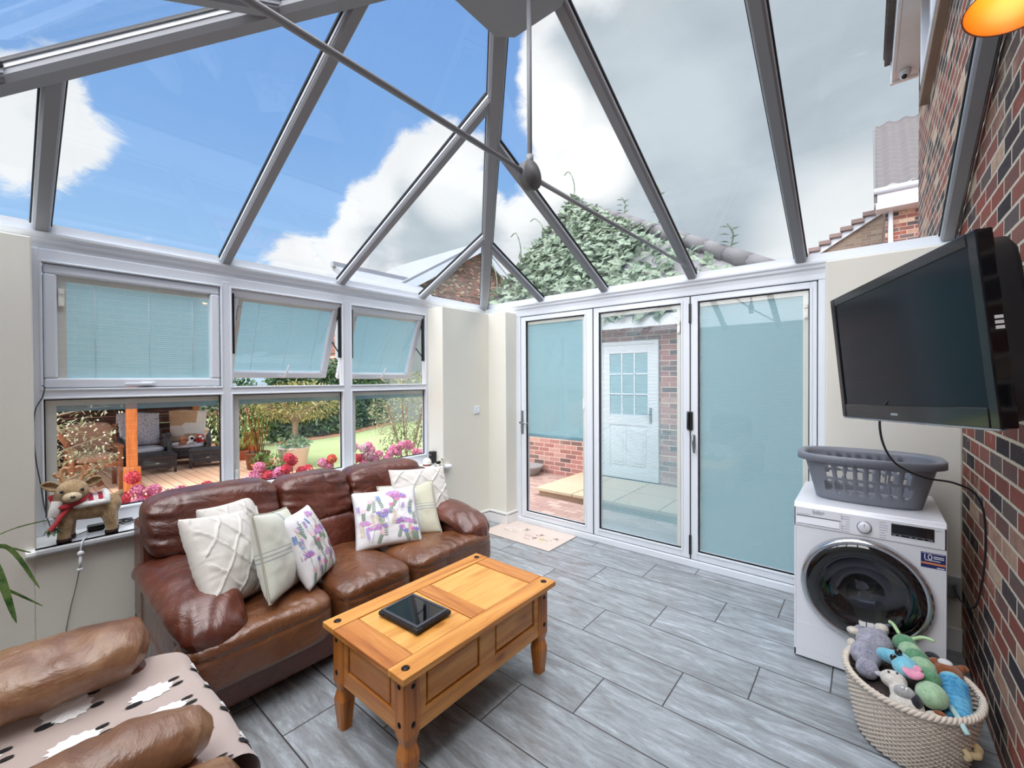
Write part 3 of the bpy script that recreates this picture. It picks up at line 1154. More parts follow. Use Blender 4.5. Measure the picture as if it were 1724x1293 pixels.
ys = [Y1] + RY + [Y0]
for a, b2 in zip(ys, ys[1:]):
    top = lambda y: X0 + min(Y0 - y, y - Y1)
    pts = [(X0 - .08, a), (X0 - .08, b2), (top(b2), b2)]
    if a < YR < b2:
        pts.append((XA, YR))
    if top(a) > X0 + .001:
        pts.append((top(a), a))
    if top(b2) <= X0 + .001:
        pts = [(X0 - .08, a), (X0 - .08, b2), (X0, b2), (top(a), a)]
    m = MB(); m.poly([(x, y, zw(x)) for x, y in pts])
    obj('glass_pane', m, ROOFGLASS, roof)
xs = [X0] + RX[:-1] + [XB - .02]
for sgn, ye in ((-1, Y0), (1, Y1)):
    for a, b2 in zip(xs, xs[1:]):
        dep = lambda x: min(x - X0, RUN)
        pts = [(a, -.08), (b2, -.08), (b2, dep(b2))]
        if a < XA < b2:
            pts.append((XA, RUN))
        if dep(a) > .001:
            pts.append((a, dep(a)))
        m = MB(); m.poly([(x, ye + sgn * d, ZE + SL * d) for x, d in pts])
        obj('glass_pane', m, ROOFGLASS, roof)
# tie bar across the room with its hub and drop rod
HX, HZ = -1.075, 2.372
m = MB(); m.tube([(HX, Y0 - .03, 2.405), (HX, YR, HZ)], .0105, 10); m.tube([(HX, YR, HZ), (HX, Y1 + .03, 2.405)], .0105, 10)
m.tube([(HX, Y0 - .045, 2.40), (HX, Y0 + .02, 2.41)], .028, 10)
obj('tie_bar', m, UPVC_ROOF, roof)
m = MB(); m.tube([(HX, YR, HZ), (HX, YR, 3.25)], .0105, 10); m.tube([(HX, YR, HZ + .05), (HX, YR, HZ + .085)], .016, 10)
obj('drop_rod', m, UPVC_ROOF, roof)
m = MB(); m.lathe([(.0, -.024), (.034, -.024), (.036, -.018), (.058, -.018), (.060, -.012), (.060, .012), (.058, .018), (.036, .018), (.034, .024), (0, .024)], (HX, YR, HZ), 28, 'x')
obj('tie_hub', m, plain('grey_hub', (96, 96, 98), .5), roof)


# ------------------------------------------------------------------ three-seat sofa
def smst(a, b, x):
    t = max(0.0, min(1.0, (x - a) / (b - a)))
    return t * t * (3 - 2 * t)


def wrinkle(w, amp=.006, f=9.0, seed=0.0):
    n = mnoise.noise(Vector((w.x * f + seed, w.y * f, w.z * f))) + .5 * mnoise.noise(Vector((w.x * f * 2.3, w.y * f * 2.3 + seed, w.z * f * 2.3)))
    return n * amp


sofa = thing('sofa', 'long brown leather three seater sofa under the window, piled with cushions', 'sofa', (-2.6, 1.4, 0))
m = MB()
m.box((-3.06, .47, .055), (-2.20, 2.33, .30), .02)
m.box((-3.07, .47, .2), (-2.86, 2.33, .80), .03)
obj('base', m, LEATHER, sofa, smooth=False)
m = MB()
for y in (.53, 2.27):
    for x in (-2.98, -2.26):
        m.tube([(x, y, 0), (x, y, .06)], .025, 10)
        obj('foot', m, BLACKP, sofa); m = MB()
seats = [(.70, 1.125, -1), (1.125, 1.605, 0), (1.605, 2.08, 1)]
for y0, y1, side in seats:
    def fn(w, q, y0=y0, y1=y1, side=side):
        t = (w.y - y0) / (y1 - y0)
        k = smst(-2.36, -2.24, w.x)
        if side < 0:
            w.y -= k * (1 - t) * .245
        if side > 0:
            w.y += k * t * .255
        crown = .022 * (1 - (2 * t - 1) ** 2) * smst(-.2, .8, q.z)
        w.z += crown
        if q.z > 0:
            g = math.sin(w.y * 95 + 4 * hsh(w.x * 9, w.y * 5)) * smst(-2.26, -2.13, w.x) * smst(-2.06, -2.12, w.x) * .0022
            cr = mnoise.noise(Vector((w.x * 26, w.y * 58 + 8 * hsh(w.x * 5, w.y * 5), y0)))
            g += (.5 - abs(cr)) * .007 * smst(-2.30, -2.16, w.x) * smst(-2.05, -2.09, w.x)
            w.z += g + wrinkle(w, .006, 7, y0)
        seam = abs(w.z - .372)
        if q.x > .8 and seam < .016:
            w.x -= .006 * (1 - seam / .016)
        w.x += wrinkle(w, .004, 6, 3 + y0)
        return w
    m = MB(); m.puff((-2.80, y0 + .004, .205), (-2.075, y1 - .004, .432), 6.5, 52, fn)
    obj('seat_cushion', m, LEATHER_SEAT, sofa)
for y0, y1, zt in ((.475, 1.132, .925), (1.132, 1.605, .905), (1.605, 2.245, .895)):
    def fnu(w, q, y0=y0, y1=y1):
        t = (w.z - .58) / .32
        w.x += -.10 * t
        e = min(abs(w.y - y0), abs(w.y - y1))
        w.x += (math.sin(w.z * 62 + 9 * hsh(w.y * 3, w.z * 2)) * .007 + math.sin(w.z * 131 + w.y * 20) * .003) * math.exp(-e / .12) * smst(-.2, .5, q.x)
        fold = mnoise.noise(Vector((w.y * 15 + w.z * 6, w.z * 4.5 - w.y * 2, y0 + 3)))
        w.x += (.35 - abs(fold)) * .016 * smst(-.3, .4, q.x) * (.25 + .75 * math.exp(-e / .09))
        sd = abs(w.y - (y0 + (.165 if y0 < .6 else .62 * (y1 - y0))) - .10 * (w.z - .9))
        if sd < .012:
            w.x -= .007 * (1 - sd / .012) * smst(-.2, .3, q.x)
        w.x += wrinkle(w, .007, 6, y0)
        w.z += wrinkle(w, .005, 7, y0 + 2)
        return w

    def fnl(w, q, y0=y0):
        w.x += -.10 * (w.z - .58) / .32
        w.x += wrinkle(w, .006, 7, y0 + 5)
        return w
    m = MB()
    m.puff((-2.965, y0 + .002, .60), (-2.725, y1 - .002, zt), 4.6, 48, fnu)
    m.puff((-2.94, max(y0, .66), .40), (-2.72, min(y1, 2.10), .635), 5, 26, fnl)
    obj('back_cushion', m, LEATHER, sofa)
for side in (-1, 1):
    ya, yb = (.455, .70) if side < 0 else (2.085, 2.335)
    yc = (ya + yb) / 2
    m = MB()
    m.box((-3.02, ya + .02, .06), (-2.235, yb - .02, .47), .045, 4)
    obj('arm_panel', m, LEATHER, sofa, smooth=True)
    if side < 0:
        pts = [(-2.99, yc, .50), (-2.90, yc - .005, .535), (-2.70, yc, .55), (-2.45, yc + .005, .545), (-2.27, yc + .012, .515), (-2.165, yc + .02, .44), (-2.125, yc + .02, .36)]
        rad = [(.10, .05), (.135, .075), (.150, .085), (.155, .085), (.150, .085), (.125, .075), (.07, .045)]
    else:
        pts = [(-2.98, yc, .50), (-2.88, yc, .53), (-2.62, yc, .535), (-2.38, yc, .52), (-2.24, yc, .49), (-2.165, yc, .45), (-2.135, yc, .39)]
        rad = [(.10, .05), (.13, .07), (.142, .078), (.145, .078), (.14, .075), (.12, .068), (.08, .05)]
    # smooth the sweep
    P, R = [], []
    for i in range(len(pts) - 1):
        for k in range(10):
            f = k / 10
            P.append(Vector(pts[i]).lerp(Vector(pts[i + 1]), f)); R.append((rad[i][0] * (1 - f) + rad[i + 1][0] * f, rad[i][1] * (1 - f) + rad[i + 1][1] * f))
    P.append(Vector(pts[-1])); R.append(rad[-1])
    m = MB(); m.tube(P, R, 40, up=(0, 0, 1))
    for v in m.b.verts:
        v.co += Vector((wrinkle(v.co, .006, 9, 1), wrinkle(v.co, .006, 8, 7), wrinkle(v.co, .008, 8, 4)))
        fr_ = smst(-2.40, -2.18, v.co.x)
        v.co += Vector((.5, 0, 1)) * math.sin(v.co.y * 105 + v.co.x * 42 + 3 * hsh(v.co.x * 6, v.co.y * 6)) * .0045 * fr_
        cr = mnoise.noise(Vector((v.co.x * 9, v.co.y * 6, 6.5)))
        v.co.z += (.3 - abs(cr)) * .010 * smst(.5, .6, v.co.z)
    obj('arm_pad', m, LEATHER, sofa, subsurf=1)


# ------------------------------------------------------------------ scatter cushions
def cushion_frame(c, az, lean, roll):
    az, lean, roll = map(math.radians, (az, lean, roll))
    n = Vector((math.cos(az) * math.cos(lean), math.sin(az) * math.cos(lean), math.sin(lean)))
    ux = Vector((-math.sin(az), math.cos(az), 0))
    uz = n.cross(ux)
    a = ux * math.cos(roll) + uz * math.sin(roll)
    b = -ux * math.sin(roll) + uz * math.cos(roll)
    M = Matrix((a, b, n)).transposed().to_4x4()
    M.translation = Vector(c)
    return M


def pillow_pt(w, h, t, u, v, s, ridge=None, seed=0.0):
    x = w / 2 * u * (1 - .055 * (1 - v * v))
    y = h / 2 * v * (1 - .055 * (1 - u * u))
    z = t / 2 * (max(0.0, (1 - u * u)) * max(0.0, (1 - v * v))) ** .40
    e = max(0.0, (1 - u * u) * (1 - v * v)) ** .5
    z += (.010 * hsh(u * 2.2 + seed, v * 2.2, 1) + .005 * hsh(u * 6 + seed, v * 5, 2)) * e
    z += .004 * math.sin(v * 34 + 5 * hsh(v * 3, seed)) * math.exp(-(1 - abs(u)) / .10) * e * 2
    if ridge and s > 0:
        z += ridge(u, v) * min(1, e * 3)
    return Vector((x, y, s * z))


def pillow(mb, w, h, t, n=26, ridge=None, seed=0.0):
    for s in (1, -1):
        mb.surf(lambda a, b: pillow_pt(w, h, t, 2 * a - 1, 2 * b - 1, s, ridge, seed), n, n)
    bmesh.ops.remove_doubles(mb.b, verts=list(mb.b.verts), dist=1e-5)


def ruche(k, ph, seed):
    def f(u, v):
        r = 0.0
        for d in (u + v * .9, u - v * .9):
            d = d * k + ph + .10 * hsh(u * 3 + seed, v * 3)
            g = abs(d - round(d)) / k
            r = max(r, math.exp(-(g / .028) ** 2) * (.008 + .004 * hsh(u * 30 + seed, v * 30)))
        return r
    return f


def finish_cushion(root, c, az, lean, roll, w, h, t, kind, seed):
    M = cushion_frame(c, az, lean, roll)
    root.matrix_basis = M
    m = MB()
    if kind == 'white':
        pillow(m, w, h, t, 72, ruche(1.45, .35 + seed * .1, seed), seed)
        m.b.transform(M); obj('cover', m, WHITECLOTH, root)
    elif kind == 'plaid':
        pillow(m, w, h, t, 30, None, seed)
        m.b.transform(M); obj('cover', m, PLAID, root)
        p = MB()
        ring = []
        N = 24
        for i in range(4 * N):
            q, f = divmod(i, N)
            f = f / N * 2 - 1
            u, v = [(f, -1), (1, f), (-f, 1), (-1, -f)][q]
            ring.append(pillow_pt(w, h, t, u, v, 1))
        p.tube(ring + [ring[0]], .005, 6, caps=False)
        p.b.transform(M); obj('piping', p, PIPING, root)
    else:
        pillow(m, w, h, t, 34, None, seed)
        rnd = random.Random(int(seed * 10) + 3)
        keys = list(INK)

        def pt(u, v):
            return pillow_pt(w, h, t, max(-.98, min(.98, u)), max(-.98, min(.98, v)), 1, None, seed) + Vector((0, 0, .0016))

        def dab(u, v, du, dv, wd, mi):
            """one painted petal from (u,v) along (du,dv)"""
            L = math.hypot(du, dv) + 1e-9
            nx, ny = -dv / L * wd, du / L * wd
            m.mi = mi
            m.poly([pt(u, v), pt(u + du * .5 + nx, v + dv * .5 + ny), pt(u + du, v + dv), pt(u + du * .5 - nx, v + dv * .5 - ny)], True)

        def stem(u, v, L, a, mi, leaves):
            px, py = u, v
            for k in range(6):
                du, dv = math.cos(a) * L / 6, math.sin(a) * L / 6
                dab(px, py, du * 1.05, dv * 1.05, .010, mi)
                if leaves:
                    for s in (-1, 1):
                        dab(px, py, math.cos(a + s * .8) * .09, math.sin(a + s * .8) * .09, .020, mi)
                px, py = px + du, py + dv
                a += rnd.uniform(-.12, .12)
            return px, py, a
        spots = [(rnd.uniform(-.9, .9), rnd.uniform(-.95, .5), rnd.choice(['tulip', 'sprig', 'spike', 'tulip', 'thistle'])) for _ in range(24)] + [(-.72, -.55, 'thistle'), (.55, -.62, 'thistle'), (-.25, -.15, 'tulip'), (-.05, -.72, 'sprig'), (.15, -.35, 'sprig'), (-.55, -.85, 'spike'), (.30, -.75, 'spike'), (.68, .0, 'sprig'), (-.85, .1, 'spike'), (-.38, -.82, 'tulip'), (.42, .05, 'spike'), (.05, .12, 'tulip'), (-.62, .32, 'tulip'), (.80, -.85, 'tulip'), (-.12, .42, 'spike'), (.30, .45, 'thistle')]
        for u, v, kd in spots:
            u += rnd.uniform(-.05, .05)
            if kd == 'thistle':
                px, py, a = stem(u, v - .12, .42, PI / 2 + rnd.uniform(-.2, .2), 5, False)
                mi = 1 + rnd.choice([0, 1])
                for k in range(11):
                    aa = a + (k - 5) * .30
                    dab(px, py, math.cos(aa) * .27, math.sin(aa) * .20, .034, mi if k % 3 else 3)
                dab(px, py - .02, 0, .05, .03, 6)
            elif kd == 'tulip':
                px, py, a = stem(u, v - .1, .26, PI / 2 + rnd.uniform(-.4, .4), 5, True)
                mi = rnd.choice([3, 3, 7, 2])
                for k in (-1, 0, 1):
                    dab(px, py, math.cos(a + k * .5) * .18, math.sin(a + k * .5) * .18, .046, mi)
                dab(px, py, math.cos(a) * .04, math.sin(a) * .04, .012, 6)
            elif kd == 'spike':
                px, py, a = stem(u, v, .30, PI / 2 + rnd.uniform(-.2, .2), 5, False)
                mi = rnd.choice([4, 2, 1])
                for k in range(7):
                    for s in (-1, 1):
                        dab(px - math.cos(a) * .03 * k, py - math.sin(a) * .03 * k, math.cos(a + s * 1.0) * .065, math.sin(a + s * 1.0) * .065, .022, mi)
            else:
                px, py, a = stem(u, v, .45, PI / 2 + rnd.uniform(-.25, .25), rnd.choice([5, 8]), True)
                for k in range(5):
                    dab(px + rnd.uniform(-.06, .06), py + rnd.uniform(-.05, .05), .02, .02, .014, rnd.choice([7, 1, 6]))
        m.mi = 0
        m.b.transform(M); obj('cover', m, [PRINTCLOTH, INK['lilac'], INK['violet'], INK['pink'], INK['blue'], INK['green'], INK['dark'], INK['rose'], INK['tan']], root)


CUSHIONS = [
    ('white ruched cushion at front of the pile by the near sofa arm', (-2.445, .735, .655), 44, 27, -13, .46, .46, .17, 'white', 1),
    ('white ruched cushion mostly hidden, only its peak above another white one', (-2.660, .835, .655), 40, 19, -6, .43, .44, .15, 'white', 2),
    ('sage plaid cushion with pale piped edge, between white and floral ones near sofa arm', (-2.335, .925, .652), 50, 15, -12, .42, .42, .15, 'plaid', 3),
    ('floral printed cushion standing alone mid sofa against the plaid one', (-2.395, 1.105, .617), 46, 26, -5, .40, .40, .14, 'floral', 4),
    ('large floral printed cushion with thistles in front at the far end of sofa', (-2.500, 1.682, .605), -26.6, 36, 1.7, .43, .40, .11, 'floral', 5),
    ('sage plaid cushion squeezed behind floral one at far end of sofa', (-2.535, 1.895, .598), -22, 34, 0, .41, .40, .09, 'plaid', 6),
    ('big white ruched cushion leaning in the far corner of the sofa', (-2.575, 2.04, .655), -8, 26, -4, .47, .45, .11, 'white', 7),
]
for lab, c, az, lean, roll, w, h, t, kind, seed in CUSHIONS:
    grp = {'white': 'white ruched cushions', 'plaid': 'sage plaid cushions', 'floral': 'floral cushions'}[kind]
    root = thing('scatter_cushion', lab, 'cushion', group=grp)
    finish_cushion(root, c, az, lean, roll, w, h, t, kind, seed)

# ------------------------------------------------------------------ armchair with the sheep blanket
chair = thing('armchair', 'brown leather armchair in the near corner with a sheep blanket on its seat', 'armchair', (-1.72, -.05, 0))
m = MB(); m.box((-2.20, -.62, .05), (-1.27, .42, .30), .03); obj('base', m, LEATHER, chair)
m = MB(); m.puff((-2.08, -.45, .22), (-1.44, .462, .425), 6, 12, lambda w, q: w + Vector((0, 0, wrinkle(w, .005, 7)))); obj('seat_cushion', m, LEATHER_SEAT, chair)
m = MB(); m.puff((-2.06, -.72, .40), (-1.44, -.42, .94), 4.5, 14, lambda w, q: w + Vector((0, -.12 * (w.z - .4) + wrinkle(w, .006, 7), 0))); obj('back_cushion', m, LEATHER, chair)


def arm(name, pts, rad, seed):
    P, R = [], []
    for i in range(len(pts) - 1):
        for k in range(14):
            f = k / 14
            P.append(Vector(pts[i]).lerp(Vector(pts[i + 1]), f)); R.append((rad[i][0] * (1 - f) + rad[i + 1][0] * f, rad[i][1] * (1 - f) + rad[i + 1][1] * f))
    P.append(Vector(pts[-1])); R.append(rad[-1])
    mb = MB(); mb.tube(P, R, 40, up=(0, 0, 1))
    for v in mb.b.verts:
        v.co += Vector((wrinkle(v.co, .007, 8, seed), wrinkle(v.co, .005, 8, seed + 3), wrinkle(v.co, .010, 8, seed + 6)))
        v.co.z += math.sin(v.co.x * 110 + 4 * hsh(v.co.y * 8, seed)) * .004 * smst(.22, .36, v.co.y)
        cr = mnoise.noise(Vector((v.co.x * 7 + seed, v.co.y * 13, v.co.z * 7)))
        v.co.z += (.3 - abs(cr)) * .015 * smst(.50, .58, v.co.z)
        gd = abs(v.co.y - .07 - .25 * (v.co.x + 2.12) * (1 if seed < 3 else 0) - (.05 if seed > 3 else 0))
        if gd < .014:
            v.co.z -= .008 * (1 - gd / .014)
    return obj(name, mb, LEATHER_ARM, chair, subsurf=1)


arm('arm_pad', [(-2.13, -.58, .545), (-2.13, -.40, .555), (-2.125, .0, .555), (-2.12, .22, .55), (-2.115, .315, .54), (-2.112, .355, .525)], [(.09, .07), (.150, .092), (.155, .098), (.155, .098), (.135, .085), (.06, .04)], 1)
arm('arm_pad', [(-1.48, -.58, .550), (-1.48, -.40, .56), (-1.475, .0, .56), (-1.47, .22, .555), (-1.462, .335, .54), (-1.458, .385, .52)], [(.06, .05), (.090, .078), (.094, .080), (.094, .080), (.082, .070), (.035, .03)], 5)
arm('arm_side', [(-1.315, -.58, .44), (-1.315, -.40, .445), (-1.315, .0, .445), (-1.312, .22, .442), (-1.310, .36, .43), (-1.308, .425, .40)], [(.07, .06), (.108, .095), (.112, .100), (.112, .100), (.100, .088), (.05, .04)], 9)
for x0, x1 in ((-2.25, -2.04), (-1.46, -1.25)):
    m = MB(); m.box((x0, -.60, .05), (x1, .36, .50), .04, 3); obj('arm_panel', m, LEATHER, chair, smooth=True)

BL_X0, BL_X1 = -2.085, -1.385


def blanket_pt(a, s, off=0.0):
    """a 0..1 across, s metres along the draped length from the back of the seat"""
    x = BL_X0 + (BL_X1 - BL_X0) * a
    lift = .05 * smst(.86, 1.0, 1 - a) + .03 * smst(.9, 1.0, a)
    if s < .80:
        y, z = -.36 + s, .445 + .010 * math.sin(a * 7 + s * 5)
        n = Vector((0, 0, 1))
    elif s < .90:
        t = (s - .80) / .10 * PI / 2
        y, z = .44 + math.sin(t) * .052, .445 - (1 - math.cos(t)) * .052 + .010 * math.sin(a * 7 + 4)
        n = Vector((0, math.sin(t), math.cos(t)))
    else:
        d = s - .90
        y, z = .492 + .012 * math.sin(a * 13 + d * 4) * min(1, d * 8) + d * .06, .393 - d + .010 * math.sin(a * 7 + 4)
        n = Vector((0, 1, 0))
    z += lift * (1 - smst(.7, .95, s)) + .004 * hsh(x * 9, s * 9)
    return Vector((x, y, z)) + n * off


m = MB()
m.surf(lambda a, b: blanket_pt(a, b * 1.18), 30, 60)
rnd = random.Random(5)
SHEEP = []
for row, s in enumerate((.10, .30, .50, .70, .90, 1.07)):
    for k in range(4):
        SHEEP.append((.10 + k * .245 + (.12 if row % 2 else 0), s))
for a0, s0 in SHEEP:
    if a0 > .96:
        continue
    wx = BL_X1 - BL_X0

    def sp(p, q, off):
        return blanket_pt(max(.005, min(.995, a0 + p / wx)), min(1.17, s0 + q), off)
    m.mi = 1
    out = []
    N = 26
    for i in range(N):
        t = 2 * PI * i / N
        r = 1.0 + (.16 if i % 2 else -.06) + rnd.uniform(-.05, .05)
        out.append(sp(math.cos(t) * .040 * r, math.sin(t) * .056 * r, .0025))
    c = sp(0, 0, .007)
    for i in range(N):
        m.poly([c, out[i], out[(i + 1) % N]], True)
    m.mi = 2
    for cx, cy, rx, ry in ((.030, -.052, .012, .024), (-.020, .066, .0075, .018), (.022, .068, .0075, .018)):
        ring = [sp(cx + math.cos(2 * PI * i / 8) * rx, cy + math.sin(2 * PI * i / 8) * ry, .0045) for i in range(8)]
        m.poly(ring, True)
m.mi = 0
blk = obj('blanket', m, [vary(plain('dusty_pink_fleece', (178, 162, 156), .95, spec=.1, sheen=.3), 8, .05, .3, 200, .002), vary(plain('white_wool_patch', (240, 240, 240), 1.0, spec=.1), 60, .06, .6, 120, .004), plain('black_wool_patch', (26, 24, 28), .95)])
tag(blk, 'dusty pink blanket patterned with white sheep, draped over the armchair seat', 'blanket')


# ------------------------------------------------------------------ pine coffee table
TX0, TX1, TY0, TY1, TZ = -1.842, -1.258, .908, 1.872, .470
tab = thing('coffee_table', 'waxed pine coffee table with panelled sides and black studs, in front of sofa', 'coffee table', ((TX0 + TX1) / 2, (TY0 + TY1) / 2, 0))
th, rw = .026, .095
m = MB()
for x0, x1 in ((TX0, TX0 + rw - .001), (TX1 - rw, TX1)):
    m = MB()
    m.box((x0, TY0, TZ - th), (x1, TY1, TZ), .003)
    obj('top_rail', m, PINE_Y, tab)
ym = (TY0 + TY1) / 2
for y0, y1 in ((TY0, TY0 + .115), (ym - .045, ym + .045), (TY1 - .10, TY1)):
    m = MB()
    m.box((TX0 + rw + .0025, y0, TZ - th), (TX1 - rw - .0025, y1, TZ - .0008), .003)
    obj('top_cross_rail', m, PINE_X, tab)
for y0, y1 in ((TY0 + .1165, ym - .0465), (ym + .0465, TY1 - .1015)):
    m = MB()
    m.box((TX0 + rw + .0035, y0 + .002, TZ - th), (TX1 - rw - .0035, y1 - .002, TZ - .003), .003)
    obj('top_panel', m, PINE_P, tab)
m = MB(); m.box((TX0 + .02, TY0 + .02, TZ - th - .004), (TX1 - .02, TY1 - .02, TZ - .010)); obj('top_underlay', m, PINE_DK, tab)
ix0, ix1, iy0, iy1 = TX0 + .035, TX1 - .035, TY0 + .035, TY1 - .035
zt, zl = TZ - th - .002, .205
# aprons with raised panels
for nm, axis, at, sgn in (('apron', 'y', ix1 - .012, 1), ('apron', 'y', ix0 + .012, -1), ('apron', 'x', iy0 + .012, -1), ('apron', 'x', iy1 - .012, 1)):
    m = MB()
    mat = PINE_Y if axis == 'y' else PINE_X

    def bx(h0, h1, z0, z1, d0, d1, bev=.003):
        a, b2 = sorted((at + sgn * d0, at + sgn * d1))
        if axis == 'y':
            m.box((a, h0, z0), (b2, h1, z1), bev)
        else:
            m.box((h0, a, z0), (h1, b2, z1), bev)
    lo, hi = (iy0 + .05, iy1 - .05) if axis == 'y' else (ix0 + .05, ix1 - .05)
    bx(lo, hi, zl, zt, -.02, -.006, 0)
    bx(lo, hi, zl, zl + .072, -.006, .006)
    bx(lo, hi, zt - .022, zt, -.006, .006)
    n = 2 if axis == 'y' else 1
    posts = [lo + (hi - lo) * k / n for k in range(n + 1)]
    for k, p in enumerate(posts):
        w2 = .05
        a0, a1 = max(lo, p - w2), min(hi, p + w2)
        bx(a0, a1, zl + .07, zt - .02, -.006, .006)
    for k in range(n):
        a0, a1 = posts[k] + (w2 if k else w2), posts[k + 1] - w2
        bx(a0 + .012, a1 - .012, zl + .084, zt - .034, -.006, .004, .006)
    obj(nm, m, mat, tab)


def corona_leg(cx, cy, sx, sy):
    """square leg, chamfered block above a turned-looking tapered foot"""
    mb = MB()
    prof = [(.0365, zt), (.0365, .215), (.033, .200), (.0255, .172), (.030, .155), (.0355, .132), (.034, .10), (.029, .05), (.0245, 0.0)]
    rings = []
    for r, z in prof:
        c = r * .28
        rings.append([(cx + a, cy + b2, z) for a, b2 in ((-r, -r + c), (-r + c, -r), (r - c, -r), (r, -r + c), (r, r - c), (r - c, r), (-r + c, r), (-r, r - c))])
    mb.loft(rings, True, True, False)
    lg = obj('leg', mb, PINE_Z, tab)
    for dx, dy in ((sx, 0), (0, sy)):
        for z in (.40, .258):
            st = MB()
            c = Vector((cx + dx * .037, cy + dy * .037, z))
            st.ball(c, (.004 if dx else .010, .004 if dy else .010, .012 if z < .3 else .009), 12, 8)
            obj('stud', st, DARKMETAL, lg)


for cx, sx in ((ix0 + .03, -1), (ix1 - .03, 1)):
    for cy_, sy in ((iy0 + .03, -1), (iy1 - .03, 1)):
        corona_leg(cx, cy_, sx, sy)
for x in (TX0 + .047, TX1 - .047):
    for y in (TY0 + .045, TY1 - .045):
        m = MB(); m.ball((x, y, TZ), (.013, .013, .005), 16, 8)
        m.lathe([(.016, 0.0002), (.016, .002), (.013, .0035)], (x, y, TZ), 18)
        obj('stud', m, DARKMETAL, tab)

# tablet in its rugged case
tb = thing('tablet', 'black tablet in a chunky protective case lying on the pine table', 'tablet', (-1.565, 1.195, TZ), math.radians(3))
bm_ = MB()
Mt = Matrix.Translation((-1.565, 1.195, TZ + .0005)) @ Matrix.Rotation(math.radians(3), 4, 'Z')
W2, H2 = .128, .098
outl = []
for sx, sy in ((1, 1), (-1, 1), (-1, -1), (1, -1)):
    c = .018
    a = [(sx * W2, sy * (H2 - c)), (sx * (W2 - c * .3), sy * (H2 - c * .3)), (sx * (W2 - c), sy * H2)]
    outl += a if sx * sy > 0 else a[::-1]
bm_.loft([[(x * .95, y * .95, 0) for x, y in outl], [(x, y, .006) for x, y in outl], [(x, y, .020) for x, y in outl], [(x * .96, y * .95, .026) for x, y in outl]], True, True, False)
for sx, sy in ((1, 1), (-1, 1), (-1, -1), (1, -1)):
    bm_.box((min(sx * (W2 + .004), sx * (W2 - .034)), min(sy * (H2 + .004), sy * (H2 - .034)), .003), (max(sx * (W2 + .004), sx * (W2 - .034)), max(sy * (H2 + .004), sy * (H2 - .034)), .0245), .010, 3)
bm_.b.transform(Mt); obj('case', bm_, vary(plain('rugged_rubber', (18, 18, 22), .55), 20, .1), tb)
bm_ = MB()
ra = [(W2 * .95, H2 * .93), (-W2 * .95, H2 * .93), (-W2 * .95, -H2 * .93), (W2 * .95, -H2 * .93)]
rb = [(W2 * .84, H2 * .80), (-W2 * .84, H2 * .80), (-W2 * .84, -H2 * .80), (W2 * .84, -H2 * .80)]
for i in range(4):
    k = (i + 1) % 4
    bm_.prism([(*ra[i], .0262), (*ra[k], .0262), (*rb[k], .0262), (*rb[i], .0262)], (0, 0, .0028))
bm_.b.transform(Mt); obj('bezel', bm_, plain('grey_bezel', (62, 64, 72), .45), tb)
bm_ = MB(); bm_.box((-W2 * .86, -H2 * .82, .0262), (W2 * .86, H2 * .82, .0272)); bm_.b.transform(Mt)
obj('screen', bm_, plain('dark_screen', (4, 6, 9), .03, spec=.5), tb)

# ------------------------------------------------------------------ door mat
mat_o = thing('door_mat', 'pale cream door mat with faded animal drawings by the folding door', 'door mat', (-2.56, 3.33, 0), 0)
m = MB(); m.box((-2.975, 3.115, 0.0004), (-2.165, 3.585, .011), .004); rnd = random.Random(11)


def ink(x, y, a, L, w, mi):
    m.mi = mi + 1
    dx, dy = math.cos(a) * L, math.sin(a) * L
    nx, ny = -math.sin(a) * w, math.cos(a) * w
    z = .0116
    m.poly([(x, y, z), (x + dx * .5 + nx, y + dy * .5 + ny, z), (x + dx, y + dy, z), (x + dx * .5 - nx, y + dy * .5 - ny, z)])


def critter(cx, cy, k, mi):
    for i in range(9):
        t = PI * i / 8
        ink(cx + math.cos(t) * .06 * k, cy + math.sin(t) * .035 * k, t + 1.4, .03 * k, .004, mi)
    ink(cx - .07 * k, cy - .005, -.25, .12 * k, .005, mi)
    for i in range(4):
        ink(cx - .05 * k + i * .03 * k, cy - .01, -1.5 + rnd.uniform(-.3, .3), .045 * k, .004, 0)
    for s in (-1, 1):
        ink(cx + .075 * k, cy + .04 * k, 1.2 + s * .4, .05 * k, .008, 0)
    for i in range(5):
        ink(cx + rnd.uniform(.05, .1) * k, cy + rnd.uniform(.0, .05) * k, rnd.uniform(0, 6), .018, .006, 0)


critter(-2.76, 3.34, 1.4, 2); critter(-2.52, 3.33, 1.0, 1); critter(-2.35, 3.33, 1.0, 3); critter(-2.50, 3.25, .7, 1)
for i in range(10):
    ink(-2.36 + rnd.uniform(-.06, .1), 3.27 + rnd.uniform(-.05, .03), rnd.uniform(0, 6), .04, .006, 3)
m.mi = 0
obj('pile', m, [vary(plain('cream_pile', (206, 192, 184), .95), 6, .05, .5, 160, .003), plain('brown_ink', (118, 92, 92), .95), plain('rose_ink', (204, 168, 164), .95), plain('white_ink', (240, 234, 226), .95), plain('yellow_ink', (222, 204, 150), .95)], mat_o)

# ------------------------------------------------------------------ tumble dryer
DX0, DX1, DY, DB, DZ = -.306, .288, 2.800, 3.392, .852
dry = thing('tumble_dryer', 'white tumble dryer with big round dark door, standing beside the brick wall', 'tumble dryer', (-.009, 3.1, 0))
WHITEAPP = plain('white_enamel', (236, 238, 244), .28, coat=.3)
m = MB()
cxr, czr, rr = -.013, .455, .262
# front face with a round opening
N = 64
ring = [(cxr + math.cos(2 * PI * k / N) * (rr - .012), czr + math.sin(2 * PI * k / N) * (rr - .012)) for k in range(N)]


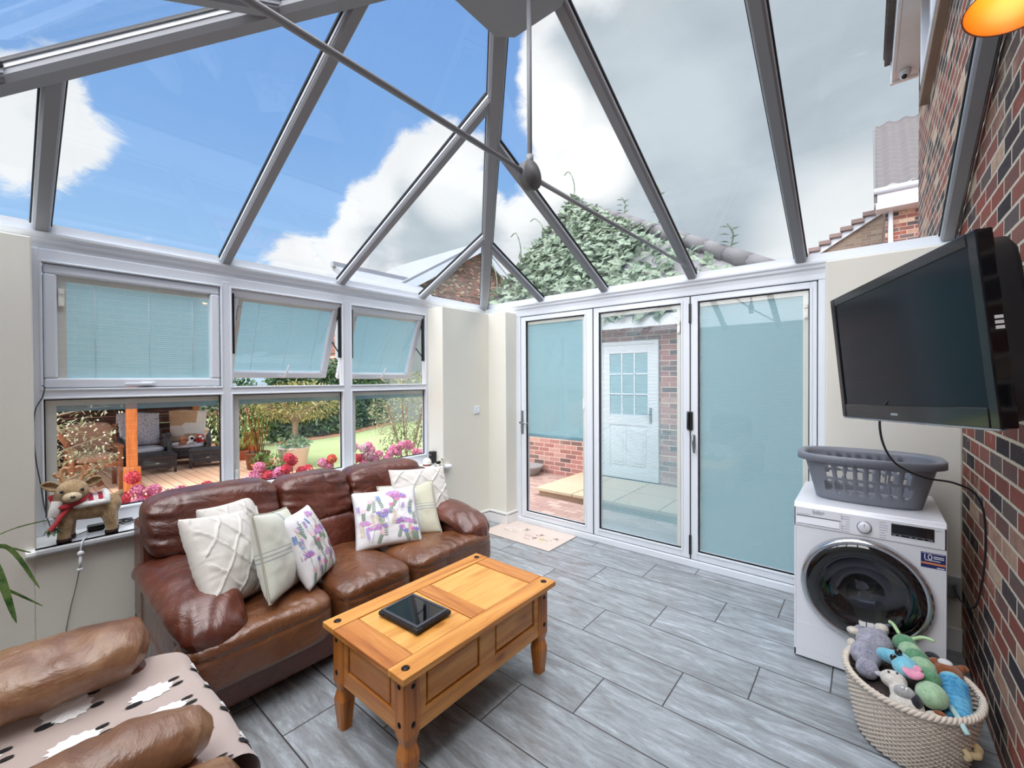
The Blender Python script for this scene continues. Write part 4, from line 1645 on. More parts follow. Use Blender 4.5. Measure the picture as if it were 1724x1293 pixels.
def onrect(a):
    x0, x1, z0, z1 = DX0 + .01, DX1 - .01, .05, .725
    dx, dz = math.cos(a), math.sin(a)
    t = min(((x1 - cxr) / dx if dx > 1e-6 else (x0 - cxr) / dx if dx < -1e-6 else 9), ((z1 - czr) / dz if dz > 1e-6 else (z0 - czr) / dz if dz < -1e-6 else 9))
    return (cxr + dx * t, czr + dz * t)


rect = [onrect(2 * PI * k / N) for k in range(N)]
for k in range(N):
    j = (k + 1) % N
    m.quad((*ring[k][:1], DY, ring[k][1]), (ring[j][0], DY, ring[j][1]), (rect[j][0], DY, rect[j][1]), (rect[k][0], DY, rect[k][1]))
    m.quad((ring[k][0], DY, ring[k][1]), (ring[j][0], DY, ring[j][1]), (ring[j][0], DY + .06, ring[j][1]), (ring[k][0], DY + .06, ring[k][1]))
for cx_, cz_ in ((DX0 + .01, .05), (DX1 - .01, .05), (DX0 + .01, .725), (DX1 - .01, .725)):
    pass
# side walls, back and the corner slivers of the face
m.box((DX0, DY, .012), (DX0 + .0102, DB, DZ - .022), .002)
m.box((DX1 - .0102, DY, .012), (DX1, DB, DZ - .022), .002)
m.box((DX0, DB - .02, .012), (DX1, DB, DZ - .022), .002)
m.box((DX0, DY, .012), (DX1, DY + .02, .0502), .002)
m.box((DX0, DY, .7248), (DX1, DY + .03, DZ - .022), .002)
for k in range(N):
    a0, a1 = 2 * PI * k / N, 2 * PI * (k + 1) / N
    for cx_, cz_ in ((DX0 + .01, .05), (DX1 - .01, .05), (DX0 + .01, .725), (DX1 - .01, .725)):
        p, q = rect[k], rect[(k + 1) % N]
        if abs(p[0] - q[0]) > 1e-4 and abs(p[1] - q[1]) > 1e-4 and abs(cx_ - p[0]) + abs(cx_ - q[0]) < .06 + abs(p[0] - q[0]) and abs(cz_ - p[1]) + abs(cz_ - q[1]) < .06 + abs(p[1] - q[1]):
            m.poly([(p[0], DY, p[1]), (q[0], DY, q[1]), (cx_, DY, cz_)])
obj('body', m, WHITEAPP, dry)
m = MB()
m.prism([(DX0 - .001, DY - .002, .825), (DX0 - .001, DY + .012, DZ), (DX0 - .001, DB, DZ + .004), (DX0 - .001, DB, DZ - .022), (DX0 - .001, DY + .012, DZ - .03)], (DX1 - DX0 + .002, 0, 0))
obj('top_lid', m, WHITEAPP, dry, bevel=.004)
m = MB()
m.box((DX0 + .006, DY - .005, .728), (-.098, DY + .004, .832), .003)
obj('tank_drawer', m, WHITEAPP, dry)
m = MB(); m.box((DX0 + .012, DY - .0062, .783), (-.103, DY - .004, .787)); obj('drawer_slot', m, plain('slot_shadow_grey', (70, 72, 84), .6), dry)
m = MB(); m.prism([(DX0 + .012, DY - .0055, .742), (DX0 + .012, DY - .0055, .782), (DX0 + .012, DY - .013, .746)], (.186, 0, 0)); obj('drawer_grip', m, WHITEAPP, dry)
m = MB(); m.box((-.094, DY - .004, .728), (DX1 - .006, DY + .004, .832), .003); obj('control_panel', m, WHITEAPP, dry)
LET = plain('grey_print', (104, 108, 120), .6)


def FY(x, z, d=.0048):
    M = frame_from((1, 0, 0), (0, 0, 1), (x, DY - d, z)); return M


m = MB()
text_mesh('beko', .026, FY(-.197, .814, .0056), m, .0004)
m.box((-.222, DY - .0062, .802), (-.180, DY - .0054, .8035))
obj('logo', m, LET, dry)
rnd = random.Random(2)
PRINT = plain('pale_print', (168, 172, 182), .6)
for side in (-1, 1):
    m = MB()
    for k in range(7):
        x = -.008 + side * .058
        L = rnd.uniform(.016, .040)
        z = .812 - k * .0125
        a, b2 = (x, x + side * L)
        m.box((min(a, b2), DY - .0050, z), (max(a, b2), DY - .0042, z + .0028))
    obj('programme_list', m, PRINT, dry)
m = MB(); m.box((-.294, DY - .0062, .793), (-.235, DY - .0054, .7955)); obj('drawer_print', m, PRINT, dry)
m = MB(); m.box((.25, DY - .0050, .812), (.268, DY - .0042, .8145)); obj('model_print', m, PRINT, dry)
m = MB(); m.lathe([(0, -.024), (.020, -.024), (.024, -.021), (.026, -.004), (.028, 0)], (-.008, DY - .003, .776), 32, 'y')
kn = obj('programme_knob', m, plain('knob_white', (226, 228, 234), .35), dry)
m = MB(); m.lathe([(.026, -.006), (.0295, -.005), (.0295, .0)], (-.008, DY - .004, .776), 32, 'y'); m.box((-.0095, DY - .0288, .782), (-.0065, DY - .026, .798)); obj('knob_ring', m, plain('knob_grey', (150, 154, 164), .3, metal=.5), kn)
m = MB(); m.box((.094, DY - .006, .758), (.246, DY - .003, .818), .0015); ds = obj('display', m, plain('black_display', (8, 9, 12), .08, coat=1), dry)
m = MB()
m.box((.095, DY - .0068, .7685), (.245, DY - .006, .7695))
for x in (.102, .122, .16, .18, .205, .226, .234):
    m.box((x, DY - .0068, .7615), (x + (.008 if x < .2 else .005), DY - .006, .765))
obj('display_print', m, plain('display_grey', (150, 156, 168), .5), ds)
m = MB(); m.box((.200, DY - .0015, .634), (.284, DY - .0003, .706)); stk = obj('energy_sticker', m, plain('navy_sticker', (36, 42, 104), .4), dry)
m = MB()
text_mesh('10', .036, frame_from((1, 0, 0), (0, 0, 1), (.2225, DY - .0018, .684)), m, .0002)
m.box((.243, DY - .0022, .6875), (.278, DY - .0014, .6915)); m.box((.243, DY - .0022, .6795), (.278, DY - .0014, .6835))
m.box((.204, DY - .0022, .7015), (.280, DY - .0014, .7032)); m.box((.214, DY - .0022, .668), (.266, DY - .0014, .6715)); m.box((.255, DY - .0022, .637), (.280, DY - .0014, .642))
obj('sticker_print', m, plain('white_print', (232, 234, 240), .5), stk)
m = MB(); m.box((.201, DY - .0020, .651), (.283, DY - .0013, .660)); obj('sticker_band', m, plain('orange_band', (226, 140, 84), .5), stk)
m = MB(); m.box((DX0 + .014, DY - .0012, .055), (-.03, DY + .001, .20), .001); obj('filter_flap', m, WHITEAPP, dry)
# door: chrome ring, black glass with a lighter porthole showing the drum
dr = thing('door', None, None); dr.parent = dry; dr.location = Vector((cxr, DY, czr)) - dry.location
m = MB(); m.lathe([(rr - .030, -.030), (rr - .022, -.040), (rr - .010, -.040), (rr - .002, -.030), (rr, -.004), (rr - .004, .002)], (cxr, DY, czr), 72, 'y'); obj('door_ring', m, CHROME, dr)
m = MB(); m.lathe([(.168, -.036), (.176, -.041), (.205, -.042), (rr - .034, -.038), (rr - .024, -.030)], (cxr, DY, czr), 72, 'y'); obj('black_glass', m, plain('black_glass', (5, 6, 10), .06, coat=1.0), dr)
m = MB(); m.lathe([(.0005, -.006), (.08, -.008), (.13, -.016), (.160, -.030), (.170, -.038)], (cxr, DY, czr), 64, 'y'); obj('porthole', m, glass_mat('porthole_glass', (.34, .36, .40, 1), 2.0), dr)
m = MB()
m.lathe([(.236, .04), (.236, .34), (.20, .37), (.0005, .38)], (cxr, DY, czr), 64, 'y')
obj('drum', m, plain('drum_steel', (128, 132, 140), .30, metal=.8), dry)
m = MB()
for k in range(3):
    a = math.radians(-70 + 120 * k)
    c, s_ = math.cos(a), math.sin(a)
    m.beam((cxr + c * .215, DY + .06, czr + s_ * .215), (cxr + c * .215, DY + .34, czr + s_ * .215), [(-.03, -.02), (.03, -.02), (.012, .03), (-.012, .03)], (-c, 0, -s_))
m.lathe([(.175, .02), (.236, .03), (.236, .05), (.175, .055), (.168, .04), (.175, .02)], (cxr, DY, czr), 64, 'y')
m.box((cxr - .10, DY + .012, czr - .225), (cxr + .10, DY + .045, czr - .16), .01)
obj('drum_ribs', m, plain('grey_rib', (90, 92, 98), .4), dry)
for x in (DX0 + .05, DX1 - .05):
    for y in (DY + .06, DB - .06):
        m = MB(); m.tube([(x, y, 0), (x, y, .014)], .02, 10); obj('foot', m, BLACKP, dry)

# ------------------------------------------------------------------ laundry basket
lb = thing('laundry_basket', 'grey plastic laundry basket with two rows of holes standing on the dryer', 'laundry basket', (0, 3.1, DZ))
GREYP = vary(plain('grey_plastic', (118, 122, 132), .42), 6, .04)
BZ0, BZ1 = DZ + .004, 1.105


def stad(u, z):
    """rounded outline, u 0..1 around, wider towards the rim"""
    f = (z - BZ0) / (BZ1 - BZ0)
    a = .225 + .062 * f
    b2 = .142 + .046 * f
    t = 2 * PI * u
    k = 3.2
    c, s_ = math.cos(t), math.sin(t)
    r = (abs(c) ** k + abs(s_) ** k) ** (-1 / k)
    return Vector((a * c * r, 3.09 + b2 * s_ * r, z))


m = MB()
NU = 180
zr = [BZ0, BZ0 + .012, BZ0 + .03, BZ0 + .052, BZ0 + .064, BZ0 + .104, BZ0 + .116, BZ0 + .132, BZ0 + .144, BZ0 + .184, BZ0 + .196, BZ1 - .02, BZ1]
V = [[m.b.verts.new(stad(i / NU, z)) for i in range(NU)] for z in zr]
hole_rows = {3: 0, 4: 1, 5: 0, 7: 0, 8: 1, 9: 0}
for j in range(len(zr) - 1):
    for i in range(NU):
        u = (i + .5) / NU
        side = None
        if .585 < u < .915: side = (u - .585) / .33
        if .085 < u < .415: side = (u - .085) / .33
        cut = False
        if side is not None and j in hole_rows:
            x = abs(V[j][i].co.x)
            ph = (V[j][i].co.x + .5) / .045
            fph = ph - math.floor(ph)
            if x < .18:
                lim = .34 if hole_rows[j] else .26
                cut = abs(fph - .5) < lim
        if not cut:
            k = (i + 1) % NU
            m._face([V[j][i], V[j][k], V[j + 1][k], V[j + 1][i]], True)
m._face([v for v in reversed(V[0])], False)
obj('tub', m, GREYP, lb, solid=.004)
m = MB()
path = []
for q in ((0, 0), (.022, .004), (.030, -.004), (.030, -.034), (.026, -.036), (.022, -.012), (.0, -.010)):
    ring = []
    for i in range(72):
        p = stad(i / 72, BZ1)
        d = Vector((p.x, p.y - 3.09, 0)).normalized()
        ring.append(p + d * q[0] + Vector((0, 0, q[1])))
    path.append(ring)
m.loft(path + [path[0]], True, False, True)
obj('rim', m, GREYP, lb)

# ------------------------------------------------------------------ television
tv = thing('television', 'black flat screen television tilted out from the brick wall above the dryer', 'television', (.073, 2.089, 1.642))
MT = cushion_frame((.073, 2.089, 1.642), 204.2, -4.6, 2.6)
tv.matrix_basis = MT
GLOSSB = plain('piano_black', (8, 10, 14), .12, spec=.45)
tw, t_h = .88, .54
m = MB()
for lo, hi in (((-tw / 2, -t_h / 2, -.035), (-tw / 2 + .036, t_h / 2, .004)), ((tw / 2 - .036, -t_h / 2, -.035), (tw / 2, t_h / 2, .004)), ((-tw / 2 + .036, t_h / 2 - .036, -.035), (tw / 2 - .036, t_h / 2, .004)), ((-tw / 2 + .036, -t_h / 2, -.035), (tw / 2 - .036, -t_h / 2 + .058, .004))):
    m.box(lo, hi, .004)
m.b.transform(MT); obj('bezel', m, GLOSSB, tv)
m = MB(); m.box((-tw / 2 + .03, -t_h / 2 + .05, -.03), (tw / 2 - .03, t_h / 2 - .03, -.001)); m.b.transform(MT); obj('screen', m, plain('tv_screen', (2, 20, 30), .14, spec=.16), tv)
m = MB()
m.puff((-tw / 2 + .002, -t_h / 2 + .002, -.10), (tw / 2 - .002, t_h / 2 - .002, -.01), 9, 10)
m.puff((-.25, -.20, -.125), (.25, .18, -.06), 8, 6)
m.b.transform(MT); obj('back_shell', m, vary(plain('matte_black_shell', (18, 18, 22), .55), 10, .1), tv)
m = MB(); m.box((-tw / 2 + .006, -t_h / 2 - .006, -.012), (tw / 2 - .006, -t_h / 2 + .001, .003), .002); m.b.transform(MT); obj('trim_strip', m, plain('clear_grey_trim', (120, 124, 130), .15, coat=1), tv)
m = MB(); m.box((-.055, -t_h / 2 + .020, .004), (-.012, -t_h / 2 + .028, .0046)); m.b.transform(MT); obj('badge', m, plain('silver_badge', (170, 174, 180), .3, metal=.6), tv)
m = MB()
for k in range(3):
    m.box((tw / 2 - .004, -.005 + k * .014, -.030), (tw / 2 + .002, .004 + k * .014, -.012))
m.b.transform(MT); obj('side_label', m, plain('label_grey', (196, 198, 196), .5), tv)
m = MB()
for dz in (.10, -.10):
    m.tube([(.12, 2.19, 1.65 + dz), (.25, 2.32, 1.65 + dz), (.40, 2.20, 1.65 + dz)], .016, 8)
m.box((.385, 2.12, 1.48), (.4115, 2.30, 1.82), .004)
m.box((.12, 2.12, 1.50), (.15, 2.26, 1.80), .003, M=None)
obj('wall_bracket', m, BLACKP, tv)
# power lead hanging from the set to the socket
m = MB()
pts = [(.06, 2.16, 1.44), (.04, 2.24, 1.36), (.055, 2.35, 1.25), (.10, 2.45, 1.16), (.19, 2.52, 1.105), (.28, 2.55, 1.09), (.345, 2.56, 1.05), (.372, 2.57, .95), (.376, 2.60, .75), (.372, 2.75, .52), (.370, 3.10, .40), (.368, 3.36, .385)]


def spline(pts, k=6):
    pts = [Vector(p) for p in pts]
    out = []
    for i in range(len(pts) - 1):
        p0, p1, p2, p3 = pts[max(0, i - 1)], pts[i], pts[i + 1], pts[min(len(pts) - 1, i + 2)]
        for j in range(k):
            t = j / k
            out.append(.5 * ((2 * p1) + (p2 - p0) * t + (2 * p0 - 5 * p1 + 4 * p2 - p3) * t * t + (3 * p1 - p0 - 3 * p2 + p3) * t ** 3))
    out.append(pts[-1])
    return out


m.tube(spline(pts), .0042, 8)
tag(obj('power_cable', m, BLACKP), 'black power lead looping down from the television to the brick wall', 'cable')
ps = thing('power_socket', 'grey double plug adaptor low on the wall behind the dryer', 'socket', (.36, 3.40, .36))
m = MB(); m.box((.315, 3.404, .30), (.405, 3.422, .42), .006); obj('back_plate', m, plain('grey_socket', (150, 154, 156), .4), ps)
m = MB(); m.box((.335, 3.352, .315), (.385, 3.404, .40), .008); obj('plug', m, plain('grey_plug', (122, 126, 130), .45), ps)

# ------------------------------------------------------------------ wall lamp
wl = thing('wall_lamp', 'wall lamp with white bell shade glowing amber inside, high on the brick wall', 'wall lamp', (.405, 1.90, 2.78))
lc = Vector((.314, 1.885, 2.600))
ax = Vector((-.20, -.22, -1)).normalized()
LS = .74
sx_ = ax.orthogonal().normalized(); sy_ = ax.cross(sx_)
ML = Matrix((sx_ * LS, sy_ * LS, -ax * LS)).transposed().to_4x4(); ML.translation = lc
m = MB(); m.lathe([(.128, 0), (.126, .012), (.110, .06), (.078, .115), (.045, .150), (.030, .165), (.0, .168)], (0, 0, 0), 40); m.b.transform(ML)
obj('lamp_shade', m, plain('white_enamel_shade', (226, 222, 214), .35), wl)
m = MB(); m.lathe([(.126, .0015), (.120, .012), (.104, .058), (.072, .110), (.040, .144), (.0, .150)], (0, 0, 0), 40); m.b.transform(ML)
obj('shade_lining', m, plain('amber_lining', (206, 128, 34), .4), wl)
m = MB(); m.lathe([(.1265, .001), (.1275, -.003), (.1305, -.002), (.129, .003)], (0, 0, 0), 40); m.b.transform(ML); obj('shade_edge', m, plain('dark_brown_edge', (92, 50, 26), .5), wl)
m = MB(); m.ball((0, 0, .112), (.022, .022, .026), 16, 10); m.tube([(0, 0, .13), (0, 0, .15)], .012, 10); m.b.transform(ML)
obj('bulb', m, plain('warm_bulb', (255, 214, 150), .3, emit=(1, .72, .36, 1), estr=2.5), wl)
m = MB(); t0 = ML @ Vector((0, 0, .165)); m.tube(spline([t0, t0 + Vector((.02, .01, .06)), (.37, 1.90, 2.80), (.41, 1.90, 2.78)]), .009, 8); m.lathe([(.05, 0), (.05, -.012), (.02, -.02)], (.411, 1.90, 2.78), 24, 'x'); obj('lamp_arm', m, plain('brushed_arm', (150, 146, 140), .35, metal=.8), wl)
pl = bpy.data.lights.new('bulb_light', 'POINT'); pl.energy = 0.55; pl.color = (1, .70, .34); pl.shadow_soft_size = .03
po = bpy.data.objects.new('bulb_light', pl); COL.objects.link(po); po.location = ML @ Vector((0, 0, .060))

# ------------------------------------------------------------------ small wall things
sw = thing('light_switch', 'small white switch on the cream pier right of the window', 'light switch', (XW, 3.23, 1.21))
m = MB(); m.box((XW, 3.19, 1.175), (XW + .010, 3.27, 1.255), .004); obj('plate', m, UPVC, sw)
m = MB(); m.box((XW + .010, 3.235, 1.19), (XW + .022, 3.262, 1.215), .003); obj('rocker', m, UPVC, sw)
sk = thing('black_plug_block', 'black plug block against the window reveal behind the cow figurine', 'plug', (-3.285, 2.768, .76))
m = MB(); m.box((-3.315, 2.712, .718), (-3.260, 2.767, .83), .005); obj('block', m, BLACKP, sk)
m = MB(); m.box((-3.30, 2.708, .792), (-3.276, 2.712, .806), .001); obj('badge', m, plain('dim_grey', (110, 110, 114), .5), sk)


# ------------------------------------------------------------------ soft toys: bodies are one continuous remeshed surface
def plush(name, mb, mat, parent, vox=.006, smooth=True):
    o = obj(name, mb, mat, parent)
    md = o.modifiers.new('remesh', 'REMESH')
    md.mode = 'VOXEL'
    md.voxel_size = vox
    md.use_smooth_shade = True
    sm = o.modifiers.new('smooth', 'SMOOTH')
    sm.iterations = 4
    sm.factor = .5
    return o


FAWN = fur_mat('fawn_fur', lin(148, 118, 84), lin(208, 180, 140), 120)
CREAMFUR = fur_mat('cream_fur', lin(206, 184, 146), lin(236, 220, 188), 140)
HOOF = plain('dark_brown_hoof', (58, 42, 36), .7)
EYE = plain('black_bead_eye', (14, 12, 12), .08, coat=1)
WHITEFUR = fur_mat('white_fluff', lin(232, 230, 226), lin(252, 252, 250), 160)
REDCLOTH = vary(plain('red_scarf_cloth', (170, 24, 36), .9, sheen=.5), 20, .12, .5, 220, .003)

deer = thing('plush_reindeer', 'fawn plush reindeer with red scarf and tartan saddle standing on the window sill', 'soft toy', (-3.2, .28, .7052))
DXC = -3.215
m = MB()
m.tube([(DXC, .205, .865), (DXC, .26, .862), (DXC, .33, .855), (DXC, .385, .862)], [.052, .060, .060, .050], 16)
m.ball((DXC, .20, .862), (.050, .045, .056)); m.ball((DXC, .388, .862), (.048, .040, .054))
m.tube([(DXC, .205, .88), (DXC + .012, .205, .93), (DXC + .02, .222, .96)], [.046, .044, .05], 14)
m.ball((DXC + .030, .232, .965), (.060, .066, .060), 18, 12)
for dx, y, yy in ((.032, .205, .200), (-.034, .222, .222), (.030, .372, .380), (-.034, .386, .392)):
    m.tube([(DXC + dx * .8, y, .85), (DXC + dx, y, .80), (DXC + dx, yy, .745), (DXC + dx * 1.05, yy, .722)], [.036, .031, .026, .027], 14)
m.tube([(DXC, .40, .89), (DXC, .425, .915), (DXC, .435, .925)], [.022, .018, .010], 10)
plush('body', m, FAWN, deer, .007)
HC = Vector((DXC + .030, .232, .965))
m = MB(); m.ball(HC + Vector((.050, -.004, -.022)), (.030, .036, .026), 16, 10); obj('muzzle', m, CREAMFUR, deer)
m = MB(); m.ball(HC + Vector((.079, -.004, -.018)), (.007, .011, .007), 12, 8); obj('nose', m, EYE, deer)
for s in (-1, 1):
    m = MB(); m.ball(HC + Vector((.053, -.004 + s * .037, .010)), (.006, .008, .009), 12, 8); obj('eye', m, EYE, deer)
    m = MB()
    e0 = HC + Vector((.005, s * .050, .030))
    tip = e0 + Vector((.01, s * .062, .022))
    m.surf(lambda a, b, e0=e0, tip=tip, s=s: e0.lerp(tip, a) + Vector((.010 - .018 * (1 - (2 * b - 1) ** 2), 0, (b - .5) * 2 * .024 * math.sin(PI * min(1, a * .85 + .15)) ** .8)), 10, 8)
    obj('ear', m, FAWN, deer, solid=.006)
    m = MB()
    a0 = HC + Vector((-.002, s * .032, .050))
    m.tube(spline([a0, a0 + Vector((0, s * .008, .030)), a0 + Vector((0, s * .004, .058)), a0 + Vector((.004, s * -.006, .072)), a0 + Vector((.008, s * -.018, .066))]), .0085, 10)
    m.tube(spline([a0 + Vector((0, s * .008, .025)), a0 + Vector((.006, s * .026, .035)), a0 + Vector((.01, s * .032, .052))]), .0075, 10)
    obj('antler', m, plain('tan_felt', (206, 160, 120), .95), deer)
for dx, yy in ((.033, .200), (-.036, .222), (.031, .380), (-.036, .392)):
    m = MB(); m.lathe([(.0, 0), (.027, .0), (.028, .018), (.026, .024)], (DXC + dx, yy, .7055), 16); obj('hoof', m, HOOF, deer)
m = MB()
m.tube(spline([(DXC - .01, .165, .945), (DXC + .035, .178, .91), (DXC + .062, .205, .895), (DXC + .058, .262, .915), (DXC + .02, .285, .94)]), [(.020, .010)] * 25, 10)
m.tube(spline([(DXC + .058, .215, .888), (DXC + .066, .190, .855), (DXC + .064, .168, .815), (DXC + .058, .148, .785)]), [(.020, .008)] * 19, 10)
sc_ = obj('scarf', m, REDCLOTH, deer)
m = MB(); m.tube(spline([(DXC + .052, .178, .925), (DXC + .060, .168, .885), (DXC + .055, .162, .85)]), [(.022, .010)] * 13, 12); obj('scarf_tail', m, WHITEFUR, deer)
m = MB()
for a in range(5):
    m.leaf((DXC + .06, .158, .80), (.3, -.5 + .28 * a, -.35 - .1 * (a % 2)), .055, .024)
obj('holly_sprig', m, leafmat('dark_holly', lin(52, 76, 54), lin(110, 130, 104), .3), deer)
m = MB()


def saddle(a, b):
    t = (a - .5) * 2.3
    return Vector((DXC + math.sin(t) * .068, .245 + .115 * b, .862 + math.cos(t) * .070))


m.surf(saddle, 14, 8)
TART = pbr('red_tartan', lin(170, 40, 60), .9)
t, b_ = nodes(TART)
x_, y_, z_ = t.sep(t.new('ShaderNodeTexCoord').outputs['Object'])
st1 = t.smooth(t.math('ABSOLUTE', t.math('SUBTRACT', t.math('FRACT', t.math('MULTIPLY', y_, 26)), .5)), .22, .28)
st2 = t.smooth(t.math('ABSOLUTE', t.math('SUBTRACT', t.math('FRACT', t.math('MULTIPLY', z_, 26)), .5)), .22, .28)
c_ = t.mix(st1, lin(168, 36, 60), lin(226, 214, 214)); c_ = t.mix(t.math('MULTIPLY', st2, .55), c_, lin(70, 40, 60)); t.l.new(c_, b_.inputs['Base Color'])
obj('saddle', m, TART, deer, solid=.006)
m = MB()
ring = [saddle(a / 10, 0) for a in range(11)] + [saddle(1, b2 / 8) for b2 in range(1, 9)] + [saddle(1 - a / 10, 1) for a in range(1, 11)] + [saddle(0, 1 - b2 / 8) for b2 in range(1, 9)]
m.tube(ring, .016, 10, caps=False)
for v in m.b.verts:
    v.co += Vector((hsh(v.co.x * 160, v.co.y * 160, v.co.z * 160), hsh(v.co.y * 170, v.co.x * 150, 3), hsh(v.co.z * 150, 5, v.co.y * 160))) * .004
obj('saddle_trim', m, WHITEFUR, deer)

deer.location.y += .018
deer.location.x += .012
# adaptor and leads on the sill
ad = thing('power_adaptor', 'small black power adaptor with a tangle of lead on the sill behind reindeer', 'adaptor', (-3.30, .34, .7065))
m = MB(); m.box((-3.325, .315, .7065), (-3.275, .385, .738), .008); obj('block', m, BLACKP, ad)
m = MB()
rnd = random.Random(3)
for k in range(5):
    c = Vector((-3.30, .455, .712 + k * .004))
    pts = []
    for i in range(14):
        a = 2 * PI * i / 13
        pts.append(c + Vector((math.cos(a) * (.030 + rnd.uniform(-.008, .012)), math.sin(a) * (.05 + rnd.uniform(-.015, .02)), rnd.uniform(0, .008))))
    m.tube(spline(pts, 3), .0022, 6)
m.tube(spline([(-3.30, .385, .72), (-3.29, .41, .716), (-3.29, .44, .715)]), .0022, 6)
m.tube(spline([(-3.29, .32, .715), (-3.26, .27, .710), (-3.25, .23, .709), (-3.28, .20, .709)]), .0022, 6)
obj('lead', m, BLACKP, ad)
m = MB()
m.tube(spline([(-3.24, .315, .709), (-3.18, .30, .708), (-3.135, .285, .7085), (-3.113, .277, .700), (-3.112, .272, .66), (-3.113, .270, .60)]), .004, 8)
m.ball((-3.112, .272, .648), (.011, .014, .014)); m.ball((-3.113, .268, .566), (.008, .012, .009))
m.tube([(-3.112, .272, .64), (-3.113, .268, .566)], .006, 8)
tag(obj('white_pull_cord', m, UPVC), 'white cord with plastic toggle hanging over the sill edge', 'cord')
m = MB(); m.tube(spline([(-3.113, .266, .56), (-3.14, .255, .47), (-3.155, .235, .36), (-3.157, .215, .22), (-3.157, .205, .05)]), .002, 6)
tag(obj('thin_wire', m, plain('grey_wire', (120, 116, 108), .6)), 'thin grey wire running down the cream wall below sill', 'wire')
m = MB(); m.tube(spline([(-3.372, .160, 1.512), (-3.362, .168, 1.50), (-3.365, .160, 1.45), (-3.372, .134, 1.38), (-3.374, .128, 1.25), (-3.374, .134, 1.12), (-3.372, .150, .98), (-3.372, .165, .84), (-3.33, .19, .712)]), .0028, 6)
tag(obj('window_cable', m, plain('dark_grey_cable', (70, 70, 76), .5)), 'dark grey cable hanging down the window frame beside the near pier', 'cable')

# cow figurine and white ornament at the far end of the sill
cow = thing('cow_figurine', 'tiny black and white cow figurine standing at far end of sill', 'figurine', (-3.16, 2.705, .705))
CB = plain('cow_black', (24, 22, 22), .5); CW = plain('cow_cream', (238, 228, 206), .5)
cc = Vector((-3.165, 2.70, .705))
m = MB()
m.tube([cc + Vector((-.002, -.032, .036)), cc + Vector((0, 0, .034)), cc + Vector((0, .030, .036))], [.0125, .0145, .013], 12)
plush('body', m, CB, cow, .0025)
m = MB()
m.ball(cc + Vector((0, 0, .026)), (.009, .026, .007))
for dx in (-.007, .007):
    for dy in (-.030, .026):
        m.tube([cc + Vector((dx, dy, .034)), cc + Vector((dx, dy + .002, .016)), cc + Vector((dx, dy, 0))], [.0062, .0042, .004], 8)
m.tube([cc + Vector((0, .034, .042)), cc + Vector((.002, .048, .052))], [.010, .008], 10)
m.ball(cc + Vector((.002, .056, .052)), (.009, .013, .009))
obj('legs_and_head', m, CW, cow)
m = MB(); m.ball(cc + Vector((.003, .050, .060)), (.013, .006, .006)); obj('horns_and_ears', m, CB, cow)
orn = thing('sill_ornament', 'white round ornament with dark base behind the cow figurine', 'ornament', (-3.27, 2.665, .705))
m = MB(); m.lathe([(0, .072), (.025, .068), (.040, .050), (.043, .030), (.038, .016)], (-3.27, 2.655, .705), 24); obj('dome', m, plain('white_glaze', (236, 234, 228), .25), orn)
m = MB(); m.lathe([(0, .017), (.039, .0165), (.041, .004), (.038, 0), (0, 0)], (-3.27, 2.655, .705), 24); obj('base', m, plain('brown_base', (110, 56, 42), .5), orn)

# ------------------------------------------------------------------ potted plant at the left edge of the picture
pp = thing('potted_plant', 'long-leaved green house plant reaching in at left edge by the near pier', 'plant', (-2.72, -.22, 0))
m = MB(); m.lathe([(0, .0), (.11, .0), (.14, .33), (.155, .34), (.155, .37), (.14, .37), (.13, .34), (0, .33)], (-2.72, -.22, 0), 32); obj('pot', m, TERRA, pp)
m = MB()


def strap(p0, p1, p2, w):
    q = spline([p0, p1, p2], 10)
    for i in range(len(q) - 1):
        a, b2 = q[i], q[i + 1]
        f0, f1 = i / (len(q) - 1), (i + 1) / (len(q) - 1)
        w0, w1 = w * (math.sin(PI * min(1, .18 + f0 * .82)) ** .6), w * (math.sin(PI * min(1, .18 + f1 * .82)) ** .6) + .0005
        s = Vector((.55, .75, .35)).normalized() if abs((b2 - a).normalized().z) < .8 else Vector((.4, .9, 0)).normalized()
        m.quad(a + s * w0, b2 + s * w1, b2 + Vector((0, 0, -.004)), a + Vector((0, 0, -.004)), True)
        m.quad(a + Vector((0, 0, -.004)), b2 + Vector((0, 0, -.004)), b2 - s * w1, a - s * w0, True)


b0 = Vector((-2.72, -.22, .34))
for p1, p2, w in (((-2.68, -.06, .86), (-2.60, .135, .966), .011), ((-2.66, -.06, .84), (-2.60, .085, .845), .010), ((-2.64, -.02, .88), (-2.60, .108, .690), .012), ((-2.66, -.05, .86), (-2.60, .045, .575), .020), ((-2.66, -.08, .74), (-2.60, .115, .615), .010),
                  ((-2.70, -.10, .80), (-2.58, .00, .60), .014), ((-2.80, -.30, .85), (-2.86, -.40, .75), .016), ((-2.62, -.30, .85), (-2.5, -.38, .70), .016), ((-2.72, -.40, .85), (-2.72, -.55, .72), .016), ((-2.84, -.20, .80), (-2.95, -.18, .66), .016), ((-2.75, -.1, .95), (-2.82, -.02, 1.05), .013)):
    strap(b0 + Vector((random.uniform(-.03, .03), random.uniform(-.03, .03), 0)), Vector(p1), Vector(p2), w)
obj('foliage', m, leafmat('strap_leaves', lin(58, 96, 52), lin(120, 150, 88), .35, .2), pp)

# ------------------------------------------------------------------ wicker toy basket
WC = Vector((.14, 2.455, 0))


def wick(t, f):
    """outline point, f 0 bottom .. 1 rim"""
    k = .80 + .20 * f ** .8
    a, b2 = .212 * k, .250 * k
    return Vector((WC.x + a * math.cos(t), WC.y + b2 * math.sin(t) - .03 * (1 - f) * 0, .006 + .250 * f))


